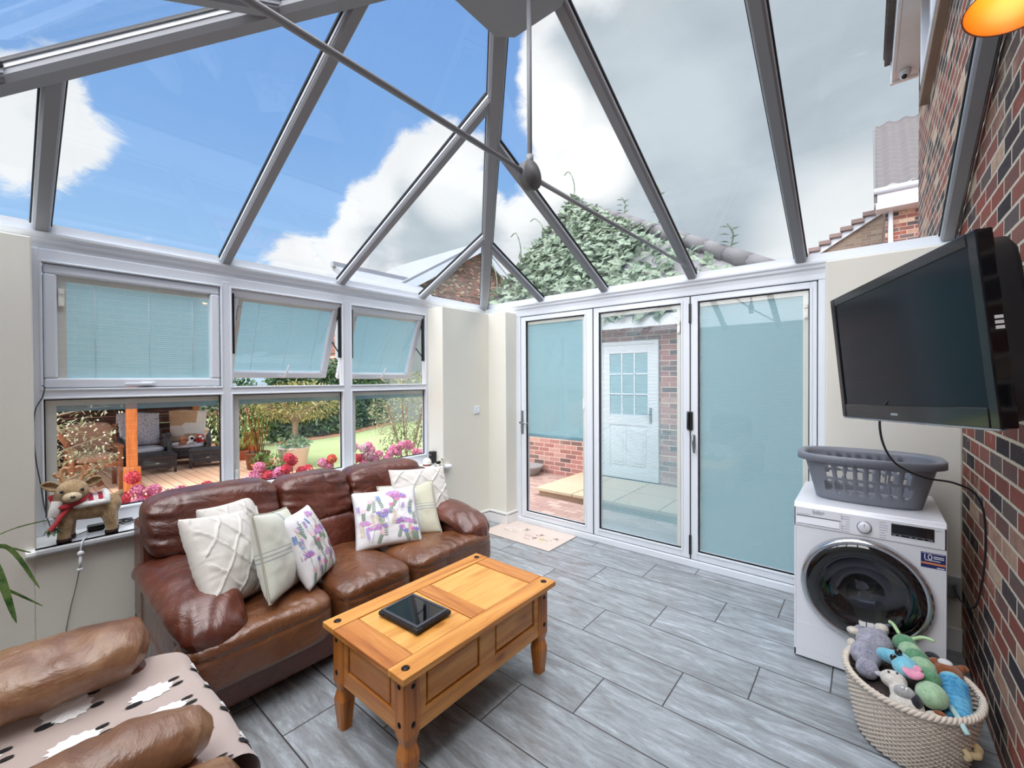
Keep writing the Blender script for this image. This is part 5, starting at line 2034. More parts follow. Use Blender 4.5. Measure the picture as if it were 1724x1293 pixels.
wb = thing('wicker_basket', 'oval pale wicker basket full of soft toys on the floor by the brick wall', 'basket', (WC.x, WC.y, 0))
WICK = vary(plain('whitewashed_wicker', (214, 202, 188), .75), 40, .16)
m = MB()
NS = 46
rows = 27
for r in range(rows):
    f = (r + .5) / rows
    pts = []
    for i in range(NS * 2):
        t = 2 * PI * i / (NS * 2)
        p = wick(t, f)
        d = Vector((math.cos(t), math.sin(t), 0))
        pts.append(p + d * .0045 * math.cos(PI * (i + r)))
    m.tube(pts + [pts[0]], (.0042), 5, caps=False)
for i in range(NS * 2):
    if i % 1 == 0:
        t = 2 * PI * (i) / (NS * 2)
        m.tube([wick(t, 0), wick(t, .5), wick(t, 1.0)], .0026, 5)
obj('woven_wall', m, WICK, wb)
m = MB()
for ph in (0, 2.1, 4.2):
    pts = []
    for i in range(150):
        t = 2 * PI * i / 150
        p = wick(t, 1.0)
        a = 26 * t + ph
        pts.append(p + Vector((math.cos(t), math.sin(t), 0)) * math.cos(a) * .008 + Vector((0, 0, .006 + math.sin(a) * .008)))
    m.tube(pts + [pts[0]], .0068, 6, caps=False)
obj('braided_rim', m, WICK, wb)
m = MB(); m.prism([wick(2 * PI * i / 40, .02) for i in range(40)], (0, 0, .008)); obj('bottom', m, WICK, wb)
m = MB()
t0 = -.62
for s in (-1, 1):
    p = wick(t0 + s * .16, .50); d = Vector((math.cos(t0), math.sin(t0), 0))
    m.tube(spline([p + d * .004 + Vector((0, 0, .012)), p + d * .020, p + d * .012 - Vector((0, 0, .018))]), .011, 8)
a, b2 = wick(t0 - .16, .50), wick(t0 + .16, .50)
m.tube(spline([a + d * .012, (a + b2) / 2 + d * .030 - Vector((0, 0, .004)), b2 + d * .012]), .012, 10)
obj('handle', m, plain('cream_rope', (214, 194, 150), .95), wb)

# toys
GREYFUR = fur_mat('grey_lilac_fur', lin(118, 118, 136), lin(182, 182, 196), 110)
OATFUR = fur_mat('oat_fur', lin(206, 196, 180), lin(236, 230, 218), 120)
t1 = thing('plush_donkey', 'fluffy grey soft toy with cream feet at back left of wicker basket', 'soft toy', (.02, 2.5, .26))
m = MB()
m.ball((.030, 2.62, .285), (.070, .095, .060), 16, 12); m.ball((.000, 2.50, .280), (.058, .075, .055), 16, 12); m.ball((.005, 2.41, .262), (.042, .045, .038), 14, 10)
m.tube([(.0, 2.66, .28), (-.04, 2.69, .30)], .026, 10); m.tube([(.05, 2.69, .30), (.07, 2.72, .325)], .024, 10)
for v in m.b.verts:
    v.co += v.co.normalized() * hsh(v.co.x * 60, v.co.y * 60, v.co.z * 60) * .008
plush('body', m, GREYFUR, t1, .006)
for c, r in (((-.048, 2.655, .30), (.026, .022, .018)), ((.058, 2.712, .325), (.028, .026, .020)), ((-.052, 2.575, .275), (.018, .022, .022))):
    m = MB(); m.ball(c, r, 14, 10); obj('foot', m, OATFUR, t1)
m = MB(); m.ball((.058, 2.385, .272), (.034, .014, .011), 14, 8); obj('ear', m, fur_mat('ear_grey', lin(170, 168, 176), lin(206, 200, 204), 80), t1)

GRN = fur_mat('green_plush', lin(70, 128, 90), lin(118, 168, 130), 60); PGRN = fur_mat('pale_green_plush', lin(142, 182, 144), lin(182, 212, 174), 60)
t2 = thing('plush_caterpillar', 'long green soft caterpillar toy lying across the wicker basket', 'soft toy', (.18, 2.5, .28))
seg = [((.138, 2.655, .305), .046, 0), ((.152, 2.585, .312), .042, 1), ((.168, 2.520, .318), .044, 0), ((.182, 2.455, .318), .046, 1), ((.192, 2.395, .312), .044, 0), ((.198, 2.315, .292), .050, 1)]
for k in (0, 1):
    m = MB()
    for c, r, mi in seg:
        if mi == k:
            m.ball(c, (r * .98, r * 1.02, r * .92), 18, 12)
    for i, (c, r, mi) in enumerate(seg):
        if mi == k:
            mm = MB(); mm.ball(c, (r * .98, r * (.85 if i < 5 else 1.05), r * .92), 20, 14); obj('pale_segment' if k else 'segment', mm, PGRN if k else GRN, t2)
    m.b.free()
for a, b2, c in (((.120, 2.68, .335), (.098, 2.70, .365), (.082, 2.70, .372)), ((.165, 2.665, .335), (.20, 2.65, .362), (.235, 2.64, .362))):
    m = MB(); m.tube(spline([a, b2, c]), [.008] * 6 + [.007] * 6 + [.003], 8); obj('antenna', m, plain('lime_felt', (190, 222, 170), .9), t2)

AQ = fur_mat('aqua_cord', lin(92, 178, 204), lin(150, 212, 226), 40)
PINK = fur_mat('pink_plush', lin(226, 128, 164), lin(244, 172, 196), 70)
t3 = thing('plush_elephant', 'aqua striped soft elephant with pink ear and snout in wicker basket', 'soft toy', (.1, 2.42, .3))
m = MB()
for i in range(7):
    f = i / 6
    c = Vector((.062, 2.478, .316)).lerp(Vector((.112, 2.425, .338)), f)
    m.ball(c, (.030 + .008 * f, .016, .030 + .006 * f), 14, 10)
m.ball((.128, 2.395, .330), (.046, .044, .040), 16, 12)
plush('body', m, AQ, t3, .0045)
m = MB(); m.ball((.048, 2.492, .308), (.020, .017, .017), 12, 8); obj('snout', m, PINK, t3)
m = MB(); m.ball((.146, 2.340, .338), (.034, .030, .014), 14, 8, lambda p, q: p + Vector((0, 0, .012 * q.x * q.x))); m.ball((.160, 2.372, .350), (.016, .020, .010)); obj('ear', m, PINK, t3)
for c in ((.105, 2.412, .375), (.090, 2.400, .352)):
    m = MB(); m.ball(c, (.013, .008, .015), 12, 8); obj('eye', m, EYE, t3)

t4 = thing('plush_hippo', 'white faced grey soft toy peeping over the front of wicker basket', 'soft toy', (.1, 2.32, .27))
m = MB(); m.ball((.088, 2.340, .290), (.044, .042, .034), 16, 12); m.ball((.112, 2.300, .268), (.040, .032, .034), 14, 10); m.ball((.125, 2.285, .235), (.055, .045, .045), 14, 10); plush('body', m, fur_mat('pale_plush', lin(196, 190, 182), lin(234, 230, 220), 60), t4, .005)
m = MB(); m.ball((.118, 2.285, .283), (.034, .024, .026), 14, 10); obj('muzzle', m, fur_mat('grey_plush', lin(150, 150, 152), lin(186, 186, 186), 80), t4)
for c in ((.072, 2.328, .323), (.098, 2.334, .325)):
    m = MB(); m.ball(c, (.0045, .004, .0045), 10, 6); obj('eye', m, EYE, t4)
for c in ((.112, 2.272, .306), (.124, 2.274, .306)):
    m = MB(); m.ball(c, (.005, .004, .006), 10, 6); obj('tooth', m, plain('white_tooth', (244, 242, 238), .5), t4)
m = MB(); m.ball((.150, 2.285, .262), (.022, .034, .030), 12, 8); obj('black_patch', m, fur_mat('black_plush', lin(24, 24, 30), lin(50, 50, 58), 60), t4)

t5 = thing('plush_dog', 'brown and white soft toy dog at back right of wicker basket', 'soft toy', (.26, 2.56, .26))
BRN = fur_mat('brown_plush', lin(120, 66, 34), lin(164, 98, 56), 70)
m = MB(); m.ball((.265, 2.565, .272), (.050, .055, .040), 14, 10); m.ball((.235, 2.60, .275), (.034, .04, .032)); m.tube([(.285, 2.585, .275), (.315, 2.60, .292)], [.022, .018], 10); plush('body', m, BRN, t5, .005)
m = MB(); m.ball((.262, 2.585, .308), (.024, .024, .012), 12, 8); obj('white_patch', m, WHITEFUR, t5)
m = MB(); m.ball((.318, 2.602, .296), (.018, .016, .014)); obj('paw', m, BRN, t5)
m = MB(); m.ball((.225, 2.64, .295), (.026, .022, .014)); obj('ear', m, fur_mat('black_ear', lin(26, 26, 34), lin(54, 54, 64), 60), t5)

t6 = thing('plush_fish', 'bright blue ribbed soft toy at right of wicker basket', 'soft toy', (.27, 2.42, .25))
m = MB()
for i in range(9):
    f = i / 8
    c = Vector((.272, 2.49, .276)).lerp(Vector((.276, 2.315, .232)), f)
    m.ball(c, (.052 - .010 * f, .013, .036), 16, 10)
plush('body', m, fur_mat('blue_cord', lin(40, 122, 176), lin(110, 190, 226), 46), t6, .0045)
m = MB(); m.ball((.270, 2.505, .282), (.036, .026, .030), 12, 8); obj('head', m, AQ, t6)

t7 = thing('plush_puppy', 'cream and brown soft toy face low at front of wicker basket', 'soft toy', (.235, 2.24, .22))
m = MB(); m.ball((.215, 2.262, .232), (.046, .030, .032), 14, 10); m.ball((.200, 2.275, .20), (.06, .035, .04)); plush('body', m, OATFUR, t7, .005)
m = MB(); m.ball((.215, 2.262, .262), (.018, .012, .008)); obj('brown_patch', m, BRN, t7)
t8 = thing('rope_tail', 'pale aqua twisted cord toy hanging over the basket rim', 'toy', (.26, 2.27, .24))
m = MB(); m.tube(spline([(.250, 2.335, .262), (.262, 2.290, .264), (.272, 2.245, .258), (.284, 2.225, .240)]), .009, 8); obj('cord', m, fur_mat('pale_aqua', lin(150, 200, 206), lin(196, 226, 226), 60), t8)
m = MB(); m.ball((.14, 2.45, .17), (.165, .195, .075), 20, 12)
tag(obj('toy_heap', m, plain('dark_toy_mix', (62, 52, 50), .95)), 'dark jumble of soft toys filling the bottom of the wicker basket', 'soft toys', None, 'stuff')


# ------------------------------------------------------------------ outside: ground
GZ = -.15


def ground(name, lo, hi, mat, z=GZ, th=.1):
    m = MB(); m.box((lo[0], lo[1], z - th), (hi[0], hi[1], z)); return struct(obj(name, m, mat))


ground('deck_floor', (-11.9, -4.0), (-3.5, 3.92), DECKWOOD)
ground('lawn_ground', (-24, 3.92), (-5.2, 18), GRASS, GZ - .005)
ground('patio_floor', (-5.2, 3.66), (.41, 6.32), PAVING)
ground('garden_ground', (-30, -20), (14, 26), SOIL, GZ - .03)
m = MB()
rnd = random.Random(21)
pts_ = [(-12.2, 4.6), (-12.35, 5.7), (-12.75, 7.2), (-14.0, 9.3), (-16.0, 12.6)]
fr_, bk_ = [], []
for i in range(len(pts_) - 1):
    for k in range(8):
        f = k / 8
        x = pts_[i][0] * (1 - f) + pts_[i + 1][0] * f; y = pts_[i][1] * (1 - f) + pts_[i + 1][1] * f
        fr_.append(Vector((x + .28 + .06 * hsh(i * 8 + k, 3), y - .1, GZ + .005))); bk_.append(Vector((x - .5, y + .3, GZ + .06)))
for i in range(len(fr_) - 1):
    m.quad(fr_[i], fr_[i + 1], bk_[i + 1], bk_[i], True)
struct(obj('mulch_ground', m, vary(plain('orange_bark_mulch', (188, 136, 104), .95), 14, .35, .6, 40, .01)))

# garage opposite the folding door, with its half-glazed door and stone step
gar = thing('garage', 'brick garage across the patio, its hipped tiled roof overgrown with ivy', 'garage', (-2.9, 6.3, GZ))
m = MB(); m.box((-5.6, 6.3, GZ), (.2, 6.6, 2.5)); obj('brick_wall', m, BRICK_GARAGE, gar)
gA, gFL, gFR, gBR, gBL = Vector((-5.70, 9.5, 5.95)), Vector((-5.85, 5.95, 2.42)), Vector((-.2, 5.95, 2.42)), Vector((-.2, 13, 2.42)), Vector((-5.85, 13, 2.42))
m = MB()
for t in ((gFL, gFR, gA), (gFR, gBR, gA), (gBR, gBL, gA), (gBL, gFL, gA)):
    m.poly(t)
m.poly([gFL, gBL, gBR, gFR])
obj('roof', m, vary(plain('weathered_grey_tiles', (128, 128, 130), .85), 5, .15, .6, 20, .02), gar)
m = MB()
for A, B in ((gFR, gA), (gFL, gA)):
    n = 16
    for i in range(n):
        p, q = A.lerp(B, i / n), A.lerp(B, (i + 1.12) / n)
        m.tube([p + Vector((0, 0, .03)), q + Vector((0, 0, .05))], [.13, .11], 8)
obj('ridge_tiles', m, vary(plain('grey_ridge_tile', (112, 110, 112), .85), 6, .15), gar)
m = MB(); m.box((-5.85, 5.93, 2.28), (-.2, 5.97, 2.44)); obj('fascia', m, UPVC, gar)
m = MB()
rnd = random.Random(8)
for _ in range(3600):
    a, b2 = rnd.random(), rnd.random()
    if a + b2 > 1:
        a, b2 = 1 - a, 1 - b2
    p = gFL + (gFR - gFL) * a * .93 + (gA - gFL) * b2
    if rnd.random() > .25 + .75 * smst(-.25, .2, hsh(p.x * .9, p.y * 1.1, 2) + .25 * (1 - a)):
        continue
    n = Vector((0, -.7, .7))
    d = Vector((rnd.uniform(-1, 1), rnd.uniform(-.9, .3), rnd.uniform(-.9, .5)))
    m.leaf(p + n * rnd.uniform(.02, .22), d, rnd.uniform(.14, .28), rnd.uniform(.10, .18), .2, n)
for _ in range(420):
    f = rnd.random()
    p = gFL.lerp(gA, f) + Vector((0, 0, rnd.uniform(-.05, .25)))
    m.leaf(p, (rnd.uniform(-1, .6), rnd.uniform(-1, .3), rnd.uniform(-.3, .9)), rnd.uniform(.15, .26), .13, .2)
obj('ivy', m, L_IVY, gar)
for f, L, lean_ in ((.18, 1.1, -.1), (.36, 1.0, .15), (.62, .7, -.05), (.95, 1.0, .1)):
    m = MB(); p = gFL.lerp(gA, f); m.tube(spline([p, p + Vector((lean_ * .5, 0, L * .6)), p + Vector((lean_ - .2, 0, L)), p + Vector((lean_ - .35, 0, L * .96))]), .012, 5); obj('ivy_stalk', m, L_IVY, gar)
for f, L in ((.25, .5), (.5, .9), (.68, .5)):
    m = MB(); p = gFR.lerp(gA, f); m.tube(spline([p, p + Vector((.08, 0, L * .6)), p + Vector((.0, 0, L))]), .012, 5)
    for k in range(6):
        m.leaf(p + Vector((.04, 0, L * (.3 + .11 * k))), ((-1) ** k, -.3, .3), .16, .07)
    obj('ivy_stalk', m, L_IVY, gar)
gd = thing('garage_door_leaf', None, None); gd.parent = gar; gd.location = Vector((-2.85, 6.28, 0)) - gar.location
m = MB()
dx0, dx1, dz0, dz1 = -3.33, -2.37, -.01, 2.12
yd = 6.28
for lo, hi in (((dx0, yd - .03, dz0), (dx0 + .06, yd + .03, dz1)), ((dx1 - .06, yd - .03, dz0), (dx1, yd + .03, dz1)), ((dx0 + .06, yd - .03, dz1 - .06), (dx1 - .06, yd + .03, dz1)), ((dx0 + .06, yd - .02, dz0), (dx0 + .17, yd + .02, dz1 - .06)), ((dx1 - .17, yd - .02, dz0), (dx1 - .06, yd + .02, dz1 - .06)), ((dx0 + .17, yd - .02, dz0), (dx1 - .17, yd + .02, dz0 + .14)), ((dx0 + .17, yd - .02, .82), (dx1 - .17, yd + .02, .98)), ((dx0 + .17, yd - .02, dz1 - .19), (dx1 - .17, yd + .02, dz1 - .06)), ((dx0 + .1, yd - .005, .1), (dx1 - .1, yd + .015, .9))):
    m.box(lo, hi, .004)
for a, b2 in ((-3.13, -2.89), (-2.81, -2.57)):
    m.box((a, yd - .016, .19), (b2, yd - .002, .77), .012)
    m.box((a + .04, yd - .024, .23), (b2 - .04, yd - .010, .73), .012)
for k in (1, 2):
    x = dx0 + .17 + (dx1 - dx0 - .34) * k / 3
    m.box((x - .011, yd - .018, .98), (x + .011, yd + .01, dz1 - .19), .002)
    z = .98 + (dz1 - .19 - .98) * k / 3
    m.box((dx0 + .17, yd - .018, z - .011), (dx1 - .17, yd + .01, z + .011), .002)
obj('panel', m, UPVC, gd)
m = MB(); m.box((dx0 + .16, yd - .004, .97), (dx1 - .16, yd + .004, dz1 - .18)); obj('obscure_glass', m, plain('pale_blue_glass', (146, 176, 186), .15), gd)
m = MB(); m.box((dx1 - .14, yd - .03, .86), (dx1 - .10, yd - .02, 1.10), .004); m.tube([(dx1 - .12, yd - .03, 1.0), (dx1 - .12, yd - .07, 1.0), (dx1 - .22, yd - .075, 1.0)], .010, 8); obj('door_handle', m, STEEL, gd)

stp = thing('garden_step', 'low sandstone slab step on brick base outside the folding door', 'step', (-2.4, 5.6, GZ))
m = MB(); m.box((-3.66, 5.03, GZ), (-1.0, 6.27, GZ + .075), .003); obj('brick_base', m, vary(plain('buff_block', (160, 134, 110), .9), 8, .2), stp)
for x0, x1 in ((-3.70, -3.10), (-3.09, -2.50), (-2.49, -1.90), (-1.89, -1.30)):
    for y0, y1 in ((5.0, 5.60), (5.61, 6.27)):
        m = MB(); m.box((x0, y0, GZ + .075), (x1 - .003, y1, GZ + .118), .006); obj('slab', m, vary(plain('sandstone_slab', (204, 188, 160), .85), 3, .06, .3, 60, .003), stp)
bp_ = thing('patio_bowl', 'grey stone bowl by the brick wall, just inside left pane of folding door', 'bowl', (-4.62, 5.95, GZ))
m = MB(); m.lathe([(.0, 0), (.14, 0), (.17, .05), (.24, .14), (.25, .17), (.23, .17), (.16, .10), (0, .09)], (-4.60, 6.02, GZ), 24); obj('bowl', m, vary(plain('grey_stone', (150, 146, 144), .9), 12, .15), bp_)

# ------------------------------------------------------------------ houses seen through the roof
h1 = thing('brick_house', 'brick gabled house with white barge boards beyond the hedge, seen through the roof corner', 'house', (-18, 16.3, 0))
apx, ez, y_a, y_b, yc_ = 8.55, 4.6, 9.65, 22.9, 16.3
m = MB(); m.prism([(-16, y_a + .3, GZ), (-16, y_b - .3, GZ), (-16, y_b - .3, ez + .15), (-16, yc_, apx - .15), (-16, y_a + .3, ez + .15)], (-6, 0, 0)); obj('gable_wall', m, BRICK_HOUSE_Y, h1)
m = MB()
for s, ye in ((-1, y_a), (1, y_b)):
    m.prism([(-15.6, yc_, apx), (-15.6, ye, ez), (-15.6, ye, ez + .18), (-15.6, yc_, apx + .2)], (-7, 0, 0))
obj('roof', m, vary(plain('slate_grey_roof', (138, 142, 150), .85), 2, .1), h1)
m = MB()
for ye in (y_a, y_b):
    m.prism([(-15.55, yc_, apx + .05), (-15.55, ye, ez + .05), (-15.55, ye, ez - .32), (-15.55, yc_, apx - .36)], (-.06, 0, 0))
obj('barge_board', m, UPVC, h1)
m = MB(); m.prism([(-16.0, 8.5, 6.05), (-14.0, 8.5, 4.7), (-14.0, 8.5, 4.55), (-16.2, 8.5, 5.9)], (0, 3.9, 0)); m.box((-16.2, 8.6, GZ), (-14.3, 12.3, 4.6)); m.box((-16.1, 8.4, 5.95), (-15.9, 12.4, 6.15)); obj('lower_roof', m, vary(plain('grey_lower_roof', (150, 154, 160), .85), 2, .1), h1)
h2 = thing('tiled_house', 'neighbouring house with wavy grey tiled roof, seen past own brick wall', 'house', (1.5, 12, 0))
m = MB()


def wave(a, b):
    x = .15 + a * 3.4
    f = b * 15
    z = 5.22 + b * 2.3
    return Vector((x, 11.2 + b * 2.4, z + .030 * math.sin(x * 2 * PI / .30) + .075 * (1 - (f - math.floor(f)))))


m.surf(wave, 90, 105)
obj('tiled_roof', m, vary(plain('brown_grey_pantiles', (100, 96, 96), .85), 3, .12), h2)
m = MB(); m.box((.28, 11.5, GZ), (3.6, 14, 5.2)); obj('brick_wall', m, BRICK_HOUSE, h2)
m = MB(); m.box((.13, 11.15, 4.85), (3.6, 11.52, 5.16), .01); m.tube([(.1, 11.12, 5.2), (3.6, 11.12, 5.2)], .06, 8); obj('gutter', m, UPVC, h2)
m = MB(); m.prism([(.10, 11.15, 5.16), (.10, 13.6, 7.54), (.10, 13.6, 7.36), (.10, 11.15, 4.98)], (.05, 0, 0)); obj('verge', m, plain('grey_verge', (104, 104, 106), .8), h2)
m = MB(); m.tube([(.36, 11.44, 5.1), (.36, 11.44, GZ)], .04, 8); obj('downpipe', m, UPVC, h2)
h3 = thing('gabled_house', 'house end with pale tiled verge and white barge board, left of the tiled roof', 'house', (.2, 14.4, 0))
m = MB(); m.prism([(-1.9, 14.4, GZ), (1.0, 14.4, GZ), (1.0, 14.4, 6.2), (-1.9, 14.4, 4.45)], (0, 4, 0)); obj('gable_wall', m, brick_mat('tan_brick', 'xz', [(0, lin(140, 118, 104)), (.5, lin(158, 136, 116)), (1, lin(172, 152, 132))], lin(176, 160, 146), wash=.1), h3)
m = MB(); m.prism([(-2.1, 14.3, 4.40), (1.0, 14.3, 6.27), (1.0, 14.3, 6.11), (-2.1, 14.3, 4.24)], (0, .1, 0)); obj('barge_board', m, UPVC, h3)
m = MB()
for i in range(14):
    f = i / 14
    x, z = -2.15 + 3.2 * f, 4.40 + 1.93 * f
    m.box((x, 14.2, z + .02), (x + .26, 18, z + .13), .01)
obj('verge_tiles', m, vary(plain('pink_grey_verge', (140, 118, 114), .85), 4, .1), h3)

uw = thing('window_2', 'upstairs window in the own house wall above the roof', 'window', (.41, 4.3, 4.6), kind='structure')
m = MB()
for lo, hi in (((.350, 3.60, 4.06), (.414, 3.67, 5.05)), ((.350, 5.08, 4.06), (.414, 5.15, 5.05)), ((.350, 3.67, 4.06), (.414, 5.08, 4.13)), ((.350, 3.67, 4.98), (.414, 5.08, 5.05)), ((.350, 4.34, 4.13), (.414, 4.41, 4.98))):
    m.box(lo, hi, .004)
obj('window_frame', m, UPVC, uw)
m = MB(); m.quad((.405, 3.6, 4.06), (.405, 5.15, 4.06), (.405, 5.15, 5.05), (.405, 3.6, 5.05)); obj('pane', m, plain('sky_reflecting_glass', (120, 132, 144), .05), uw)
m = MB(); m.box((.355, 3.4, 3.95), (.414, 5.30, 4.05), .006); obj('window_sill', m, vary(plain('brown_stone_sill', (140, 122, 110), .9), 6, .1), uw)
m = MB(); m.box((.226, 2.2, 4.744), (.412, 6.239, 4.78)); m.box((.20, 2.2, 4.738), (.225, 6.239, 4.96)); m.box((.19, 6.24, 4.72), (.4115, 6.28, 4.98))
struct(obj('trim_soffit', m, UPVC))
m = MB(); m.box((.14, 2.2, 4.965), (.55, 6.32, 5.02), .01)
for i in range(36):
    m.box((.13, 2.3 + i * .11, 5.0), (.35, 2.40 + i * .11, 5.06), .01)
struct(obj('trim_roof_edge', m, plain('dark_roof_tile', (74, 66, 66), .85)))
cam_w = thing('security_camera', 'small white dome security camera under the eave corner', 'security camera', (.30, 6.25, 4.72))
m = MB(); m.lathe([(.0, 0), (.05, 0), (.05, -.03), (.0, -.03)], (.30, 6.10, 4.74), 16); m.ball((.30, 6.10, 4.69), .042, 14, 10); obj('dome', m, UPVC, cam_w)
m = MB(); m.ball((.293, 6.07, 4.665), .024, 12, 8); obj('lens', m, BLACKP, cam_w)

# ------------------------------------------------------------------ garden building and furniture
gz = thing('gazebo', 'stained timber gazebo with dark boarded back wall and orange posts on the deck', 'gazebo', (-10.2, .5, GZ))
m = MB()
for (x, y) in ((-8.78, 1.345),):
    m.box((x - .062, y - .062, GZ), (x + .062, y + .062, 2.3), .008)
    m.box((x - .095, y - .095, GZ), (x + .095, y + .095, GZ + .36), .012)
obj('post', m, POSTWOOD, gz)
m = MB(); m.box((-11.85, 2.86, GZ), (-11.73, 2.98, 2.3), .008); obj('post', m, POSTWOOD, gz)
m = MB()
for k in range(12):
    m.box((-11.92, -3.0, GZ + .02 + k * .19), (-11.88 + (.015 if k % 2 else 0), 2.9, GZ + .205 + k * .19), .004)
obj('back_boards', m, FENCEWOOD, gz)
m = MB(); m.box((-11.86, -3, .98), (-11.78, 2.9, 1.07), .006); obj('rail', m, POSTWOOD, gz)
m = MB(); m.box((-11.86, -3, .44), (-11.78, 2.9, .52), .006); obj('rail', m, FENCEWOOD, gz)
m = MB()
for y in (.7, 1.9):
    m.box((-11.86, y - .05, GZ), (-11.76, y + .05, 2.1), .006)
obj('back_stud', m, FENCEWOOD, gz)
m = MB(); m.tube([(-9.3, -.15, 2.2), (-9.3, 1.05, -.10)], .05, 6); obj('brace', m, plain('red_brown_brace', (150, 96, 72), .6), gz)
m = MB(); m.box((-12.1, -3.1, 2.24), (-8.55, 3.1, 2.40), .01); obj('canopy', m, FENCEWOOD, gz)

RATT = vary(plain('black_rattan', (52, 50, 52), .55), 60, .3, .8, 140, .004)


def rattan_stool(loc, rz, label):
    st = thing('rattan_footstool', label, 'footstool', loc, rz, 'rattan footstools')
    R = Matrix.Translation(Vector(loc)) @ Matrix.Rotation(rz, 4, 'Z')
    m = MB()
    for k in range(6):
        m.box((-.24, -.29, .10 + k * .036), (.24, .29, .132 + k * .036), .006)
    m.box((-.25, -.30, .315), (.25, .30, .345), .01)
    m.b.transform(R); obj('woven_box', m, RATT, st)
    for x in (-.22, .22):
        for y in (-.27, .27):
            m = MB(); m.tube([(x, y, .0), (x, y, .33)], .022, 8); m.b.transform(R); obj('leg', m, RATT, st)
    m = MB(); m.box((.243, -.02, .19), (.252, .03, .205), .002); m.b.transform(R); obj('badge', m, plain('pale_badge', (200, 200, 196), .4), st)
    return st


def rattan_chair(loc, rz, label):
    ch = thing('rattan_armchair', label, 'armchair', loc, rz, 'rattan armchairs')
    R = Matrix.Translation(Vector(loc)) @ Matrix.Rotation(rz, 4, 'Z')
    m = MB(); m.box((-.33, -.30, .12), (.33, .30, .33), .03); m.b.transform(R); obj('seat_base', m, RATT, ch)
    m = MB(); m.prism([(-.25, -.31, .3), (-.40, -.31, 1.02), (-.46, -.31, 1.02), (-.33, -.31, .3)], (0, .62, 0)); m.b.transform(R); obj('backrest', m, RATT, ch)
    for s in (-1, 1):
        m = MB(); m.tube(spline([(.30, s * .345, 0), (.31, s * .345, .40), (.22, s * .345, .56), (-.10, s * .345, .60), (-.32, s * .345, .52)]), .042, 10); m.box((-.30, s * .345 - .025, .12), (.28, s * .345 + .025, .54), .01); m.b.transform(R); obj('armrest', m, RATT, ch)
    m = MB(); m.puff((-.24, -.28, .33), (.34, .28, .42), 5, 8); m.b.transform(R); obj('seat_cushion', m, vary(plain('white_seat_pad', (226, 222, 222), .95), 14, .05), ch)
    return ch


def throw(name, loc, rz, mat, label, z1=1.05):
    R = Matrix.Translation(Vector(loc)) @ Matrix.Rotation(rz, 4, 'Z')
    m = MB()
    m.surf(lambda a, b: Vector((-.225 - .17 * b + .015 * math.sin(a * 9 + b * 3), (-.30 + .60 * a) * (1 + .08 * b * b), .43 + (z1 - .43) * b + .02 * math.sin(a * 5) * b)), 14, 14)
    m.surf(lambda a, b: Vector((-.395 - .07 * b, (-.30 + .60 * a) * 1.08, z1 + .012 * math.sin(b * PI) - .20 * b * b + .02 * math.sin(a * 5) * (1 - b))), 14, 6)
    m.b.transform(R)
    return tag(obj(name, m, mat, solid=.012), label, 'throw', 'throws on the rattan armchairs')


rattan_stool((-10.14, 1.86, GZ), 0, 'black rattan footstool nearest the orange post on the deck')
rattan_stool((-10.15, 2.72, GZ), math.radians(-20), 'black rattan footstool beside the right rattan chair with toys on it')
rattan_chair((-10.78, 1.82, GZ), 0, 'black rattan armchair with grey patterned throw behind the orange post')
rattan_chair((-10.86, 2.55, GZ), math.radians(-14), 'black rattan armchair with beige circle patterned throw and toys on it')
GT = pbr('grey_script_throw', lin(200, 196, 198), .95)
t, b_ = nodes(GT); co = t.new('ShaderNodeTexCoord').outputs['Object']
v1 = t.voro(t.scale(co, (26, 26, 34)), 1.0, 'DISTANCE_TO_EDGE'); t.l.new(t.mix(t.smooth(v1, .02, .10), lin(140, 136, 142), lin(212, 208, 210)), b_.inputs['Base Color'])
BT = pbr('beige_circle_throw', lin(214, 196, 176), .95)
t, b_ = nodes(BT); co = t.new('ShaderNodeTexCoord').outputs['Object']
x_, y_, z_ = t.sep(co)
v2 = t.voro(t.comb(0, t.math('MULTIPLY', y_, 4.2), t.math('MULTIPLY', z_, 4.2)), 1.0, 'F1', 1, .35)
t.l.new(t.mix(t.smooth(t.sep(v2)[0], .35, .65), lin(190, 152, 112), lin(226, 214, 198)), b_.inputs['Base Color'])
throw('throw', (-10.78, 1.82, GZ), 0, GT, 'grey and white patterned throw over left rattan chair back')
throw('throw', (-10.86, 2.55, GZ), math.radians(-14), BT, 'beige throw with tan half circles over right rattan chair back')
